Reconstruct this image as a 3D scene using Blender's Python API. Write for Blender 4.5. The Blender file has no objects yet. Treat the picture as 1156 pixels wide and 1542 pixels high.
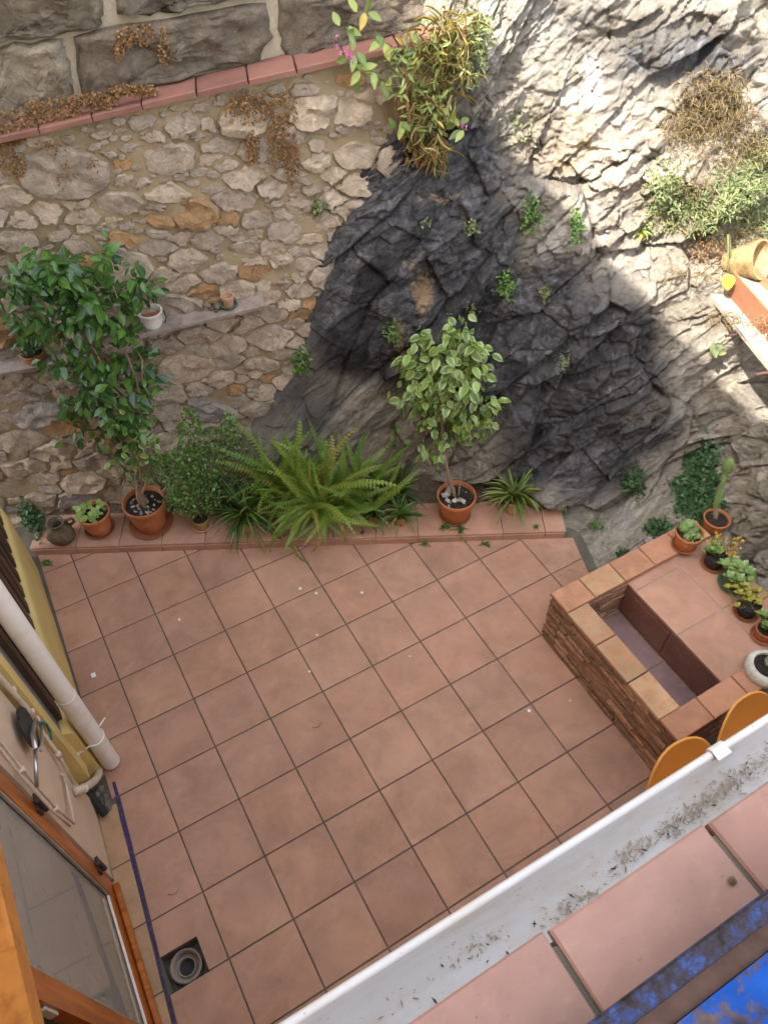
import bpy, bmesh, math, random
import numpy as np
from mathutils import Vector, Matrix
random.seed(7); rng = np.random.default_rng(11)
sc = bpy.context.scene
COL = sc.collection

# ------------------------------------------------------------------ camera (solved from the floor tile grid, tile = 0.35 m)
FPX = 1156.35
CAM = np.array([0.29697, -3.84095, 4.29454])
RW = np.array([[0.86670131, -0.49881186, -0.0041], [-0.38333, -0.66145, -0.64465], [0.31916838, 0.56005303, -0.76450779]])
RW[2] /= np.linalg.norm(RW[2])
RW[0] -= RW[2] * (RW[0] @ RW[2]); RW[0] /= np.linalg.norm(RW[0])
RW[1] = np.cross(RW[2], RW[0])
cam = bpy.data.cameras.new('Camera'); camo = bpy.data.objects.new('Camera', cam); COL.objects.link(camo)
cam.sensor_fit = 'VERTICAL'; cam.sensor_height = 24.0; cam.sensor_width = 24.0
cam.lens = FPX / 1542.0 * 24.0
cam.clip_start = 0.02; cam.clip_end = 500
mw = Matrix.Identity(4)
for r in range(3):
    mw[r][0] = RW[0][r]; mw[r][1] = -RW[1][r]; mw[r][2] = -RW[2][r]; mw[r][3] = CAM[r]
camo.matrix_world = mw
sc.camera = camo

# ------------------------------------------------------------------ sky, sun, exposure
SUN = np.array([-0.62, -0.22, 0.75]); SUN /= np.linalg.norm(SUN)      # direction towards the sun
world = bpy.data.worlds.new('World'); sc.world = world; world.use_nodes = True
wn = world.node_tree.nodes; wl = world.node_tree.links
for n_ in list(wn): wn.remove(n_)
sky = wn.new('ShaderNodeTexSky'); sky.sky_type = 'NISHITA'; sky.sun_disc = False
sky.sun_elevation = math.asin(SUN[2]); sky.sun_rotation = math.atan2(SUN[0], SUN[1])
sky.dust_density = 2.5; sky.air_density = 1.0; sky.ozone_density = 0.6; sky.altitude = 100
hsv = wn.new('ShaderNodeHueSaturation'); hsv.inputs['Saturation'].default_value = 0.36
bg = wn.new('ShaderNodeBackground'); bg.inputs['Strength'].default_value = 0.15
wo = wn.new('ShaderNodeOutputWorld')
wl.new(sky.outputs[0], hsv.inputs['Color']); wl.new(hsv.outputs[0], bg.inputs[0]); wl.new(bg.outputs[0], wo.inputs[0])
sl = bpy.data.lights.new('sun', 'SUN'); sl.energy = 2.0; sl.angle = math.radians(0.6); sl.color = (1.0, 0.94, 0.84)
so = bpy.data.objects.new('sun', sl); COL.objects.link(so)
so.rotation_euler = Vector(tuple(-SUN)).to_track_quat('-Z', 'Y').to_euler()
so.location = (-6, -2, 12)
sc.view_settings.view_transform = 'Standard'; sc.view_settings.look = 'None'
sc.view_settings.exposure = 2.78; sc.view_settings.gamma = 1.0
sc.render.engine = 'CYCLES'
sc.cycles.max_bounces = 6; sc.cycles.diffuse_bounces = 4

# ------------------------------------------------------------------ pixel helpers (a pixel gives a direction only)
def ray(u, v): return RW.T @ np.array([(u - 578) / FPX, (v - 771) / FPX, 1.0])
def onz(u, v, z=0.0):
    d = ray(u, v); return CAM + d * ((z - CAM[2]) / d[2])
def onplane(u, v, p0, n):
    d = ray(u, v); n = np.array(n, float); return CAM + d * (((np.array(p0) - CAM) @ n) / (d @ n))
def onx(u, v, x): return onplane(u, v, (x, 0, 0), (1, 0, 0))
def topx(P):
    c = (np.atleast_2d(P) - CAM) @ RW.T
    return np.stack([578 + FPX * c[:, 0] / c[:, 2], 771 + FPX * c[:, 1] / c[:, 2], c[:, 2]], 1)
def unit(v): v = np.asarray(v, float); return v / (np.linalg.norm(v, axis=-1, keepdims=True) + 1e-12)
def V(*a): return np.array(a, float)

# ------------------------------------------------------------------ numpy noise
def _h(ix, iy, iz, s=0):
    with np.errstate(over='ignore'):
        h = (ix.astype(np.int64) * 374761393 + iy.astype(np.int64) * 668265263 + iz.astype(np.int64) * 1274126177 + s * 974634777) & 0xffffffff
        h = ((h ^ (h >> 13)) * 1274126177) & 0xffffffff
        h = ((h ^ (h >> 16)) * 668265263) & 0xffffffff
        h = h ^ (h >> 15)
    return (h & 0xffffff) / float(0xffffff)
def vnoise(p, s=0):
    p = np.asarray(p, float); i = np.floor(p).astype(np.int64); f = p - i; f = f * f * f * (f * (f * 6 - 15) + 10)
    r = 0
    for dx in (0, 1):
        for dy in (0, 1):
            for dz in (0, 1):
                w = (f[..., 0] if dx else 1 - f[..., 0]) * (f[..., 1] if dy else 1 - f[..., 1]) * (f[..., 2] if dz else 1 - f[..., 2])
                r = r + w * _h(i[..., 0] + dx, i[..., 1] + dy, i[..., 2] + dz, s)
    return r * 2 - 1
def fbm(p, o=4, s=0, g=0.5):
    a = 1.0; r = 0; t = 0
    for k in range(o):
        r = r + a * vnoise(np.asarray(p) * 2 ** k, s + k); t += a; a *= g
    return r / t
def ridged(p, o=4, s=0):
    a = 1.0; r = 0; t = 0
    for k in range(o):
        r = r + a * (1 - np.abs(vnoise(np.asarray(p) * 2 ** k, s + k))); t += a; a *= 0.5
    return r / t
def facets(x, y, s=0, jit=0.9):
    """worley cells, each with its own tilted plane: returns plane height, F2-F1, cell random"""
    ix = np.floor(x).astype(np.int64); iy = np.floor(y).astype(np.int64)
    f1 = np.full(x.shape, 9.0); f2 = np.full(x.shape, 9.0); hh = np.zeros(x.shape); rr = np.zeros(x.shape)
    z0 = np.zeros_like(ix)
    for dx in (-1, 0, 1):
        for dy in (-1, 0, 1):
            cx = ix + dx; cy = iy + dy
            sx = cx + 0.5 + (_h(cx, cy, z0, s) - 0.5) * jit; sy = cy + 0.5 + (_h(cx, cy, z0, s + 1) - 0.5) * jit
            d = np.hypot(x - sx, y - sy)
            pl = (_h(cx, cy, z0, s + 2) - 0.5) * 2.0 * (x - sx) + (_h(cx, cy, z0, s + 3) - 0.5) * 2.0 * (y - sy) + (_h(cx, cy, z0, s + 4) - 0.5) * 1.3
            n = d < f1
            f2 = np.where(n, f1, np.minimum(f2, d)); hh = np.where(n, pl, hh); rr = np.where(n, _h(cx, cy, z0, s + 5), rr); f1 = np.where(n, d, f1)
    return hh, f2 - f1, rr

# ------------------------------------------------------------------ mesh helpers
def mesh_from(name, verts, faces, smooth=False, attrs=None, mat=None):
    me = bpy.data.meshes.new(name)
    verts = np.asarray(verts, np.float32)
    if isinstance(faces, np.ndarray):
        k = faces.shape[1]; nf = len(faces)
        me.vertices.add(len(verts)); me.vertices.foreach_set('co', verts.ravel())
        me.loops.add(nf * k); me.loops.foreach_set('vertex_index', faces.ravel().astype(np.int32))
        me.polygons.add(nf); me.polygons.foreach_set('loop_start', np.arange(0, nf * k, k, dtype=np.int32))
        me.update(calc_edges=True)
    else:
        me.from_pydata([tuple(map(float, v)) for v in verts], [], faces)
    if attrs:
        for k_, a in attrs.items():
            at = me.attributes.new(k_, 'FLOAT', 'POINT'); at.data.foreach_set('value', np.asarray(a, np.float32))
    if smooth: me.polygons.foreach_set('use_smooth', np.ones(len(me.polygons), bool))
    if mat: me.materials.append(mat)
    me.update()
    return me
def obj(name, me, parent=None, loc=None, rot=None, mtx=None):
    o = bpy.data.objects.new(name, me); COL.objects.link(o)
    if parent is not None: o.parent = parent
    if mtx is not None: o.matrix_local = mtx
    else:
        if loc is not None: o.location = tuple(map(float, loc))
        if rot is not None: o.rotation_euler = rot
    return o
def tag(o, label=None, cat=None, group=None, kind=None):
    if label: o['label'] = label
    if cat: o['category'] = cat
    if group: o['group'] = group
    if kind: o['kind'] = kind
    return o
def thing(name, label, cat, loc=(0, 0, 0), rz=0.0, group=None):
    o = bpy.data.objects.new(name, None); COL.objects.link(o); o.empty_display_size = 0.05
    o.location = tuple(map(float, loc)); o.rotation_euler = (0, 0, rz)
    return tag(o, label, cat, group)

class MB:
    def __init__(s): s.v = []; s.f = []
    def add(s, verts, faces):
        n = len(s.v); s.v += [tuple(map(float, p)) for p in verts]; s.f += [tuple(i + n for i in q) for q in faces]; return s
    def box(s, x0, x1, y0, y1, z0, z1, jit=0.0, bev=0.0):
        if bev > 0:
            b = bev; P = []
            lo = (x0, y0, z0); hi = (x1, y1, z1)
            P += [(x0 + b, y0 + b, z1), (x1 - b, y0 + b, z1), (x1 - b, y1 - b, z1), (x0 + b, y1 - b, z1)]
            P += [(x0, y0, z1 - b), (x1, y0, z1 - b), (x1, y1, z1 - b), (x0, y1, z1 - b)]
            P += [(x0, y0, z0), (x1, y0, z0), (x1, y1, z0), (x0, y1, z0)]
            if jit: P = [tuple(c + random.uniform(-jit, jit) for c in p) for p in P]
            F = [(0, 1, 2, 3), (11, 10, 9, 8)]
            for a in (0, 4):
                for k in range(4): F.append((a + 4 + k, a + 4 + (k + 1) % 4, a + (k + 1) % 4, a + k))
            return s.add(P, F)
        P = [(x0, y0, z0), (x1, y0, z0), (x1, y1, z0), (x0, y1, z0), (x0, y0, z1), (x1, y0, z1), (x1, y1, z1), (x0, y1, z1)]
        if jit: P = [tuple(c + random.uniform(-jit, jit) for c in p) for p in P]
        return s.add(P, [(3, 2, 1, 0), (4, 5, 6, 7), (0, 1, 5, 4), (1, 2, 6, 5), (2, 3, 7, 6), (3, 0, 4, 7)])
    def prism(s, poly, z0, z1, bev=0.0):
        """poly ccw list of (x,y)"""
        n = len(poly)
        if bev > 0:
            c = np.mean(poly, 0); top = []
            for p in poly:
                d = np.array(p) - c; L = np.linalg.norm(d); top.append(tuple(c + d * max(0.3, 1 - bev * 1.3 / max(L, 1e-4))))
            P = [(x, y, z1) for x, y in top] + [(x, y, z1 - bev) for x, y in poly] + [(x, y, z0) for x, y in poly]
            F = [tuple(range(n))]
            for a in (0, n):
                for k in range(n): F.append((a + n + k, a + n + (k + 1) % n, a + (k + 1) % n, a + k))
            F.append(tuple(range(3 * n - 1, 2 * n - 1, -1)))
            return s.add(P, F)
        P = [(x, y, z1) for x, y in poly] + [(x, y, z0) for x, y in poly]
        F = [tuple(range(n)), tuple(range(2 * n - 1, n - 1, -1))] + [(n + k, n + (k + 1) % n, (k + 1) % n, k) for k in range(n)]
        return s.add(P, F)
    def tube(s, path, radii, n=8, cap=True):
        path = np.asarray(path, float); m = len(path)
        if np.isscalar(radii): radii = [radii] * m
        T = np.gradient(path, axis=0); T = unit(T); ref = V(0.13, 0.31, 0.94)
        if abs(T[0] @ ref) > 0.95: ref = V(1, 0, 0)
        P = []; X = unit(np.cross(T[0], ref))
        for i in range(m):
            X = unit(X - T[i] * (X @ T[i])); Y = np.cross(T[i], X)
            for k in range(n):
                a = 2 * math.pi * k / n; P.append(path[i] + radii[i] * (math.cos(a) * X + math.sin(a) * Y))
        F = [(i * n + k, i * n + (k + 1) % n, (i + 1) * n + (k + 1) % n, (i + 1) * n + k) for i in range(m - 1) for k in range(n)]
        if cap: F += [tuple(range(n - 1, -1, -1)), tuple(range((m - 1) * n, m * n))]
        return s.add(P, F)
    def lathe(s, prof, n=32, wob=0.0):
        P = []; F = []; m = len(prof); ph = random.uniform(0, 6)
        for r, z in prof:
            for k in range(n):
                a = 2 * math.pi * k / n; rr = r * (1 + wob * math.sin(3 * a + ph) + wob * 0.6 * math.sin(5 * a + 2 * ph)); P.append((rr * math.cos(a), rr * math.sin(a), z))
        for i in range(m - 1):
            for k in range(n): F.append((i * n + k, i * n + (k + 1) % n, (i + 1) * n + (k + 1) % n, (i + 1) * n + k))
        return s.add(P, F)
    def mesh(s, name, mat=None, smooth=False): return mesh_from(name, s.v, s.f, smooth, None, mat)
    def build(s, name, mat, parent=None, loc=None, rot=None, smooth=False): return obj(name, s.mesh(name, mat, smooth), parent, loc, rot)

def autosmooth(me, ang=40):
    bm = bmesh.new(); bm.from_mesh(me)
    for e in bm.edges:
        if len(e.link_faces) == 2 and e.calc_face_angle(0) > math.radians(ang): e.smooth = False
    for f in bm.faces: f.smooth = True
    bm.to_mesh(me); bm.free(); return me

# ------------------------------------------------------------------ materials
def lin(r, g, b):
    def f(c):
        c /= 255.0; return c / 12.92 if c <= 0.04045 else ((c + 0.055) / 1.055) ** 2.4
    return (f(r), f(g), f(b))
def c4(c, k=1.0): return (c[0] * k, c[1] * k, c[2] * k, 1.0)
class NT:
    def __init__(s, name):
        s.m = bpy.data.materials.new(name); s.m.use_nodes = True; s.t = s.m.node_tree; s.n = s.t.nodes; s.l = s.t.links
        s.p = s.n['Principled BSDF']; s.out = s.n['Material Output']
        s.tc = s.n.new('ShaderNodeTexCoord'); s.oi = s.n.new('ShaderNodeObjectInfo')
        c = s.n.new('ShaderNodeVectorMath'); c.operation = 'MULTIPLY_ADD'
        cb = s.n.new('ShaderNodeCombineXYZ')
        for i in range(3): s.l.new(s.oi.outputs['Random'], cb.inputs[i])
        s.l.new(cb.outputs[0], c.inputs[0]); c.inputs[1].default_value = (37, 53, 71); s.l.new(s.tc.outputs['Object'], c.inputs[2])
        s.co = c.outputs[0]
    def noise(s, scale, detail=4, rough=0.55, dist=0.0, co=None, stretch=None):
        n = s.n.new('ShaderNodeTexNoise'); n.inputs['Scale'].default_value = scale; n.inputs['Detail'].default_value = detail; n.inputs['Roughness'].default_value = rough; n.inputs['Distortion'].default_value = dist
        src = co or s.co
        if stretch:
            mp = s.n.new('ShaderNodeMapping'); mp.inputs['Scale'].default_value = stretch; s.l.new(src, mp.inputs[0]); src = mp.outputs[0]
        s.l.new(src, n.inputs['Vector']); return n.outputs[0]
    def vor(s, scale, feature='F1', co=None, out=0):
        n = s.n.new('ShaderNodeTexVoronoi'); n.feature = feature; n.inputs['Scale'].default_value = scale; s.l.new(co or s.co, n.inputs['Vector']); return n.outputs[out]
    def ramp(s, f, stops, interp='LINEAR'):
        r = s.n.new('ShaderNodeValToRGB'); e = r.color_ramp; e.interpolation = interp
        while len(e.elements) > 1: e.elements.remove(e.elements[-1])
        e.elements[0].position = stops[0][0]; e.elements[0].color = stops[0][1] if len(stops[0][1]) == 4 else c4(stops[0][1])
        for p, c in stops[1:]:
            k = e.elements.new(p); k.color = c if len(c) == 4 else c4(c)
        s.l.new(f, r.inputs[0]); return r.outputs[0]
    def mix(s, f, a, b, mode='MIX'):
        m = s.n.new('ShaderNodeMix'); m.data_type = 'RGBA'; m.blend_type = mode
        for i, x in ((0, f), (6, a), (7, b)):
            if isinstance(x, (int, float)): m.inputs[i].default_value = x
            elif isinstance(x, tuple): m.inputs[i].default_value = x if len(x) == 4 else c4(x)
            else: s.l.new(x, m.inputs[i])
        return m.outputs[2]
    def math(s, op, a, b=0.0, c=None, clamp=False):
        m = s.n.new('ShaderNodeMath'); m.operation = op; m.use_clamp = clamp
        for i, x in ((0, a), (1, b), (2, c)):
            if x is None: continue
            if isinstance(x, (int, float)): m.inputs[i].default_value = x
            else: s.l.new(x, m.inputs[i])
        return m.outputs[0]
    def attr(s, name):
        a = s.n.new('ShaderNodeAttribute'); a.attribute_name = name; return a.outputs['Fac']
    def gr(s, v): return (v, v, v, 1)
    def bump(s, h, strength=0.4, dist=0.01, prev=None):
        b = s.n.new('ShaderNodeBump'); b.inputs['Strength'].default_value = strength; b.inputs['Distance'].default_value = dist; s.l.new(h, b.inputs['Height'])
        if prev is not None: s.l.new(prev, b.inputs['Normal'])
        s.l.new(b.outputs[0], s.p.inputs['Normal']); return b.outputs[0]
    def col(s, c):
        if isinstance(c, tuple): s.p.inputs['Base Color'].default_value = c if len(c) == 4 else c4(c)
        else: s.l.new(c, s.p.inputs['Base Color'])
    def rough(s, r, spec=None):
        if isinstance(r, (int, float)): s.p.inputs['Roughness'].default_value = r
        else: s.l.new(r, s.p.inputs['Roughness'])
        if spec is not None: s.p.inputs['Specular IOR Level'].default_value = spec
    def sep(s):
        x = s.n.new('ShaderNodeSeparateXYZ'); s.l.new(s.tc.outputs['Object'], x.inputs[0]); return x.outputs

def mat_plain(name, c, var=0.18, scale=6, rough=0.75, bump=0.25, bscale=60, bdist=0.004, objvar=0.15, dirt=None, dirts=0.0, spec=0.3, metal=0.0):
    t = NT(name)
    f = t.noise(scale, 6, 0.6)
    base = t.ramp(f, [(0.25, c4(c, 1 - var)), (0.75, c4(c, 1 + var))])
    if objvar:
        base = t.mix(1.0, base, t.ramp(t.oi.outputs['Random'], [(0, t.gr(1 - objvar)), (1, t.gr(1 + objvar))]), 'MULTIPLY')
    if dirt is not None:
        base = t.mix(t.ramp(t.noise(scale * 2.3, 8, 0.65), [(0.5, t.gr(0)), (0.72, t.gr(dirts))]), base, dirt)
    t.col(base); t.rough(rough, spec); t.p.inputs['Metallic'].default_value = metal
    if bump: t.bump(t.noise(bscale, 6, 0.6), bump, bdist)
    return t.m

def make_tile(name, c, grey=0.25, gloss=0.55):
    t = NT(name)
    cl = t.ramp(t.noise(5, 5, 0.6, 0.6), [(0.28, c4(c, 0.80)), (0.72, c4((c[0] * 1.14, c[1] * 1.15, c[2] * 1.16)))])
    rnd = t.ramp(t.oi.outputs['Random'], [(0, (0.90, 0.88, 0.87, 1)), (0.35, (1, 1.01, 1.01, 1)), (0.7, (1.04, 1.0, 0.96, 1)), (1, (1.07, 1.08, 1.07, 1))])
    cl = t.mix(1.0, cl, rnd, 'MULTIPLY')
    cl = t.mix(t.ramp(t.noise(2.3, 6, 0.65), [(0.45, t.gr(0)), (0.8, t.gr(grey))]), cl, lin(168, 140, 128))
    cl = t.mix(t.ramp(t.noise(14, 8, 0.7), [(0.56, t.gr(0)), (0.78, t.gr(0.30))]), cl, lin(128, 88, 68))
    cl = t.mix(t.ramp(t.noise(30, 6, 0.7), [(0.3, t.gr(0.25)), (0.45, t.gr(0))]), cl, lin(190, 150, 130))
    cl = t.mix(t.ramp(t.noise(95, 2, 0.5), [(0.70, t.gr(0)), (0.76, t.gr(0.5))]), cl, lin(120, 85, 70))
    ge = t.n.new('ShaderNodeNewGeometry')
    cl = t.mix(1.0, cl, t.ramp(t.noise(1.4, 7, 0.68, 0.4, ge.outputs['Position']), [(0.32, (0.80, 0.79, 0.78, 1)), (0.5, (1, 1, 1, 1)), (0.7, (1.08, 1.08, 1.07, 1))]), 'MULTIPLY')
    cl = t.mix(t.ramp(t.noise(5.5, 10, 0.75, 0.2, ge.outputs['Position']), [(0.60, t.gr(0)), (0.72, t.gr(0.3))]), cl, lin(150, 122, 108))
    t.col(cl); t.rough(t.ramp(t.noise(9, 4), [(0.3, t.gr(gloss)), (0.7, t.gr(gloss + 0.2))]), 0.35)
    b = t.bump(t.noise(6, 3), 0.25, 0.006); t.bump(t.noise(180, 3), 0.12, 0.002, b)
    return t.m

def make_stone(name, c, dark, ochre=0.2, smear=True):
    t = NT(name)
    cl = t.ramp(t.noise(14, 9, 0.7, 1.2), [(0.26, c4(c, 0.5)), (0.42, c4(c, 0.85)), (0.56, c4(c, 1.08)), (0.75, c4(c, 1.5))])
    rnd = t.ramp(t.oi.outputs['Random'], [(0, (0.82, 0.81, 0.81, 1)), (0.35, (0.94, 0.92, 0.9, 1)), (0.7, (1.05, 1.01, 0.96, 1)), (1, (1.14, 1.08, 1.0, 1))])
    cl = t.mix(1.0, cl, rnd, 'MULTIPLY')
    cl = t.mix(t.ramp(t.noise(7, 7, 0.7), [(0.55, t.gr(0)), (0.7, t.gr(ochre))]), cl, lin(176, 132, 84))
    cl = t.mix(t.ramp(t.noise(23, 9, 0.75), [(0.57, t.gr(0)), (0.68, t.gr(0.55))]), cl, dark)
    if smear:
        e = t.math('ADD', t.attr('rim'), t.math('MULTIPLY', t.math('SUBTRACT', t.noise(13, 6, 0.65), 0.5), 2.2))
        cl = t.mix(t.ramp(e, [(0.75, t.gr(0)), (1.05, t.gr(0.8))]), cl, (0.33, 0.262, 0.168, 1))
    t.col(cl); t.rough(0.9, 0.2)
    b = t.bump(t.noise(16, 8, 0.7, 0.5), 0.9, 0.035); t.bump(t.noise(120, 5, 0.7), 0.35, 0.005, b)
    return t.m

def leaf_mat(name, ca, cb, rim=None, rough=0.42, trans=0.22, dry=None):
    t = NT(name)
    f = t.math('FRACT', t.math('ADD', t.attr('tone'), t.oi.outputs['Random']))
    cl = t.mix(f, ca, cb)
    if dry is not None: cl = t.mix(t.ramp(f, [(0.86, t.gr(0)), (0.95, t.gr(1))]), cl, dry)
    if rim is not None:
        e = t.math('ADD', t.attr('rim'), t.math('MULTIPLY', t.math('SUBTRACT', t.noise(60, 3), 0.5), 1.3))
        cl = t.mix(t.ramp(e, [(0.52, t.gr(0)), (0.78, t.gr(0.95))]), cl, rim)
    else:
        cl = t.mix(t.ramp(t.attr('rim'), [(0.0, t.gr(0.35)), (0.18, t.gr(0))]), cl, t.mix(0.5, cl, lin(190, 205, 130)))
    cl = t.mix(1.0, cl, t.ramp(t.noise(25, 4), [(0.3, t.gr(0.85)), (0.7, t.gr(1.15))]), 'MULTIPLY')
    t.col(cl); t.rough(rough, 0.5)
    tr = t.n.new('ShaderNodeBsdfTranslucent'); t.l.new(t.mix(1.0, cl, (1.1, 1.25, 0.5, 1), 'MULTIPLY'), tr.inputs[0])
    mx = t.n.new('ShaderNodeMixShader'); mx.inputs[0].default_value = trans
    t.l.new(t.p.outputs[0], mx.inputs[1]); t.l.new(tr.outputs[0], mx.inputs[2]); t.l.new(mx.outputs[0], t.out.inputs[0])
    return t.m

MT = {}
MT['tile'] = make_tile('cotto_tile', (0.435, 0.24, 0.16))
MT['tile_thr'] = make_tile('threshold_tile', (0.46, 0.28, 0.155), 0.1)
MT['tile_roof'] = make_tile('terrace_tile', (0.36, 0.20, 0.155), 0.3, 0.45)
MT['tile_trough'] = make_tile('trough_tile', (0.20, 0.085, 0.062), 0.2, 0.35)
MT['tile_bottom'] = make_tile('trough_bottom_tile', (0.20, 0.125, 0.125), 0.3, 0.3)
MT['grout'] = mat_plain('grout', lin(96, 90, 80), 0.3, 9, 0.95, 0.4, 200, 0.003, 0)
MT['grout_light'] = mat_plain('grout_light', lin(150, 138, 124), 0.25, 9, 0.95, 0.4, 200, 0.003, 0)
MT['concrete'] = mat_plain('concrete', lin(120, 112, 100), 0.3, 12, 0.95, 0.6, 120, 0.006, 0, lin(60, 55, 48), 0.6)
MT['stone'] = make_stone('rubble_stone', (0.43, 0.36, 0.285), lin(116, 98, 80))
MT['stone_orange'] = make_stone('rubble_stone_orange', (0.40, 0.25, 0.13), lin(140, 92, 56), 0.6)
MT['stone_blue'] = make_stone('rubble_stone_bluegrey', (0.37, 0.33, 0.30), lin(100, 90, 86), 0.05)
MT['ashlar'] = make_stone('ashlar_stone', (0.165, 0.14, 0.112), lin(42, 36, 30), 0.08, False)
MT['ashlar_sand'] = make_stone('ashlar_sandy', (0.27, 0.235, 0.18), lin(74, 66, 55), 0.15, False)
def _mortar(name, c):
    t = NT(name)
    cl = t.ramp(t.noise(3, 7, 0.65), [(0.25, c4(c, 0.68)), (0.5, c4(c)), (0.75, c4(c, 1.22))])
    cl = t.mix(t.ramp(t.noise(9, 8, 0.7), [(0.56, t.gr(0)), (0.72, t.gr(0.45))]), cl, lin(120, 96, 66))
    t.col(cl); t.rough(0.95, 0.15)
    b = t.bump(t.noise(14, 8, 0.7), 0.7, 0.03); t.bump(t.noise(150, 4, 0.7), 0.4, 0.004, b); return t.m
MT['mortar'] = _mortar('lime_mortar', (0.33, 0.255, 0.155))
MT['mortar_pale'] = _mortar('pale_mortar', (0.40, 0.345, 0.25))
MT['mortar_dark'] = _mortar('trough_mortar', (0.36, 0.30, 0.235))
MT['terra'] = mat_plain('terracotta', (0.43, 0.15, 0.055), 0.2, 7, 0.66, 0.12, 90, 0.002, 0.12, lin(192, 138, 108), 0.6)
MT['terra_box'] = mat_plain('terracotta_sunbleached', (0.30, 0.125, 0.065), 0.25, 9, 0.8, 0.3, 60, 0.003, 0.15, lin(120, 112, 100), 0.7)
MT['terra_pale'] = mat_plain('terracotta_pale', (0.46, 0.27, 0.17), 0.16, 9, 0.75, 0.2, 80, 0.003, 0.1, lin(190, 170, 145), 0.6)
MT['terra_dark'] = mat_plain('terracotta_dark', (0.28, 0.095, 0.045), 0.2, 9, 0.6, 0.15, 80, 0.002, 0.1)
MT['yellow_pot'] = mat_plain('ochre_glaze', (0.33, 0.21, 0.07), 0.25, 9, 0.45, 0.12, 60, 0.002, 0)
MT['coping'] = mat_plain('coping_tile', (0.22, 0.10, 0.076), 0.2, 8, 0.8, 0.3, 90, 0.004, 0.14, lin(120, 100, 84), 0.7)
MT['brick'] = mat_plain('thin_brick', (0.36, 0.19, 0.115), 0.45, 26, 0.92, 1.0, 50, 0.014, 0.42, lin(150, 130, 108), 0.9)
MT['rim_red'] = mat_plain('rim_tile_red', (0.42, 0.205, 0.125), 0.22, 9, 0.8, 0.3, 90, 0.004, 0.12, lin(190, 150, 96), 0.6)
MT['rim_yellow'] = mat_plain('rim_tile_yellow', (0.44, 0.275, 0.155), 0.2, 9, 0.8, 0.3, 90, 0.004, 0.16, lin(186, 112, 72), 0.8)
MT['soil'] = mat_plain('soil', (0.035, 0.026, 0.02), 0.5, 40, 0.95, 1.0, 90, 0.02, 0)
MT['earth'] = mat_plain('dry_earth', (0.115, 0.082, 0.055), 0.5, 22, 0.95, 1.0, 60, 0.02, 0, lin(120, 104, 84), 0.7)
MT['bark'] = mat_plain('ficus_bark', (0.30, 0.22, 0.15), 0.3, 22, 0.85, 0.6, 60, 0.006, 0.1)
MT['stem'] = mat_plain('green_stem', (0.13, 0.14, 0.05), 0.3, 22, 0.7, 0.2, 60, 0.003, 0.1)
MT['twig'] = mat_plain('dry_twig', (0.30, 0.19, 0.10), 0.35, 22, 0.9, 0.3, 60, 0.003, 0.1)
MT['pebble'] = mat_plain('pebble', (0.36, 0.33, 0.28), 0.3, 14, 0.85, 0.4, 60, 0.006, 0.35)
MT['old_wood'] = mat_plain('weathered_board', (0.25, 0.20, 0.17), 0.35, 8, 0.9, 0.5, 40, 0.006, 0.1, lin(80, 70, 66), 0.6)
MT['plank'] = mat_plain('bleached_plank', (0.36, 0.31, 0.25), 0.2, 8, 0.9, 0.4, 40, 0.005, 0)
MT['iron'] = mat_plain('rusty_iron', (0.10, 0.055, 0.04), 0.4, 20, 0.8, 0.4, 80, 0.003, 0)
MT['white_glaze'] = mat_plain('white_glaze', (0.70, 0.68, 0.63), 0.07, 9, 0.35, 0.05, 60, 0.002, 0, lin(150, 135, 115), 0.4)
MT['white_bowl'] = mat_plain('white_stoneware', (0.56, 0.53, 0.46), 0.12, 14, 0.7, 0.3, 90, 0.003, 0, lin(130, 118, 100), 0.5)
MT['black_pot'] = mat_plain('black_plastic', (0.028, 0.03, 0.036), 0.3, 9, 0.45, 0.05, 60, 0.002, 0.2)
MT['green_pot'] = mat_plain('green_plastic', (0.085, 0.13, 0.08), 0.3, 9, 0.5, 0.08, 60, 0.002, 0)
MT['jug'] = mat_plain('old_earthenware', (0.12, 0.085, 0.055), 0.45, 22, 0.9, 0.7, 50, 0.01, 0, lin(120, 105, 80), 0.6)
MT['cactus'] = mat_plain('cactus_skin', (0.15, 0.24, 0.075), 0.2, 12, 0.6, 0.3, 60, 0.004, 0.12)
MT['cactus_grey'] = mat_plain('cactus_grey', (0.27, 0.29, 0.22), 0.25, 30, 0.8, 0.6, 90, 0.006, 0.1)
MT['orange'] = mat_plain('orange_plastic', (0.74, 0.34, 0.075), 0.05, 3, 0.38, 0.0, 60, 0.002, 0.04)
MT['steel'] = mat_plain('tube_steel', (0.45, 0.45, 0.45), 0.1, 9, 0.35, 0.0, 60, 0.001, 0, metal=0.9)
MT['pvc'] = mat_plain('white_pvc', (0.78, 0.73, 0.66), 0.05, 4, 0.42, 0.03, 60, 0.001, 0, lin(170, 155, 128), 0.25)
MT['cream_pipe'] = mat_plain('painted_pipe', (0.60, 0.50, 0.39), 0.08, 9, 0.5, 0.12, 80, 0.002, 0, lin(150, 120, 88), 0.5)
MT['rubber'] = mat_plain('black_rubber', (0.035, 0.032, 0.03), 0.3, 14, 0.75, 0.4, 60, 0.006, 0)
MT['dark_iron'] = mat_plain('dark_hinge', (0.06, 0.038, 0.035), 0.3, 14, 0.6, 0.2, 60, 0.003, 0)
MT['tape'] = mat_plain('purple_tape', (0.04, 0.026, 0.095), 0.25, 20, 0.6, 0.2, 60, 0.002, 0, lin(120, 100, 120), 0.6)
MT['debris'] = mat_plain('dry_debris', (0.33, 0.26, 0.18), 0.4, 40, 0.95, 0.4, 60, 0.004, 0)
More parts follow.
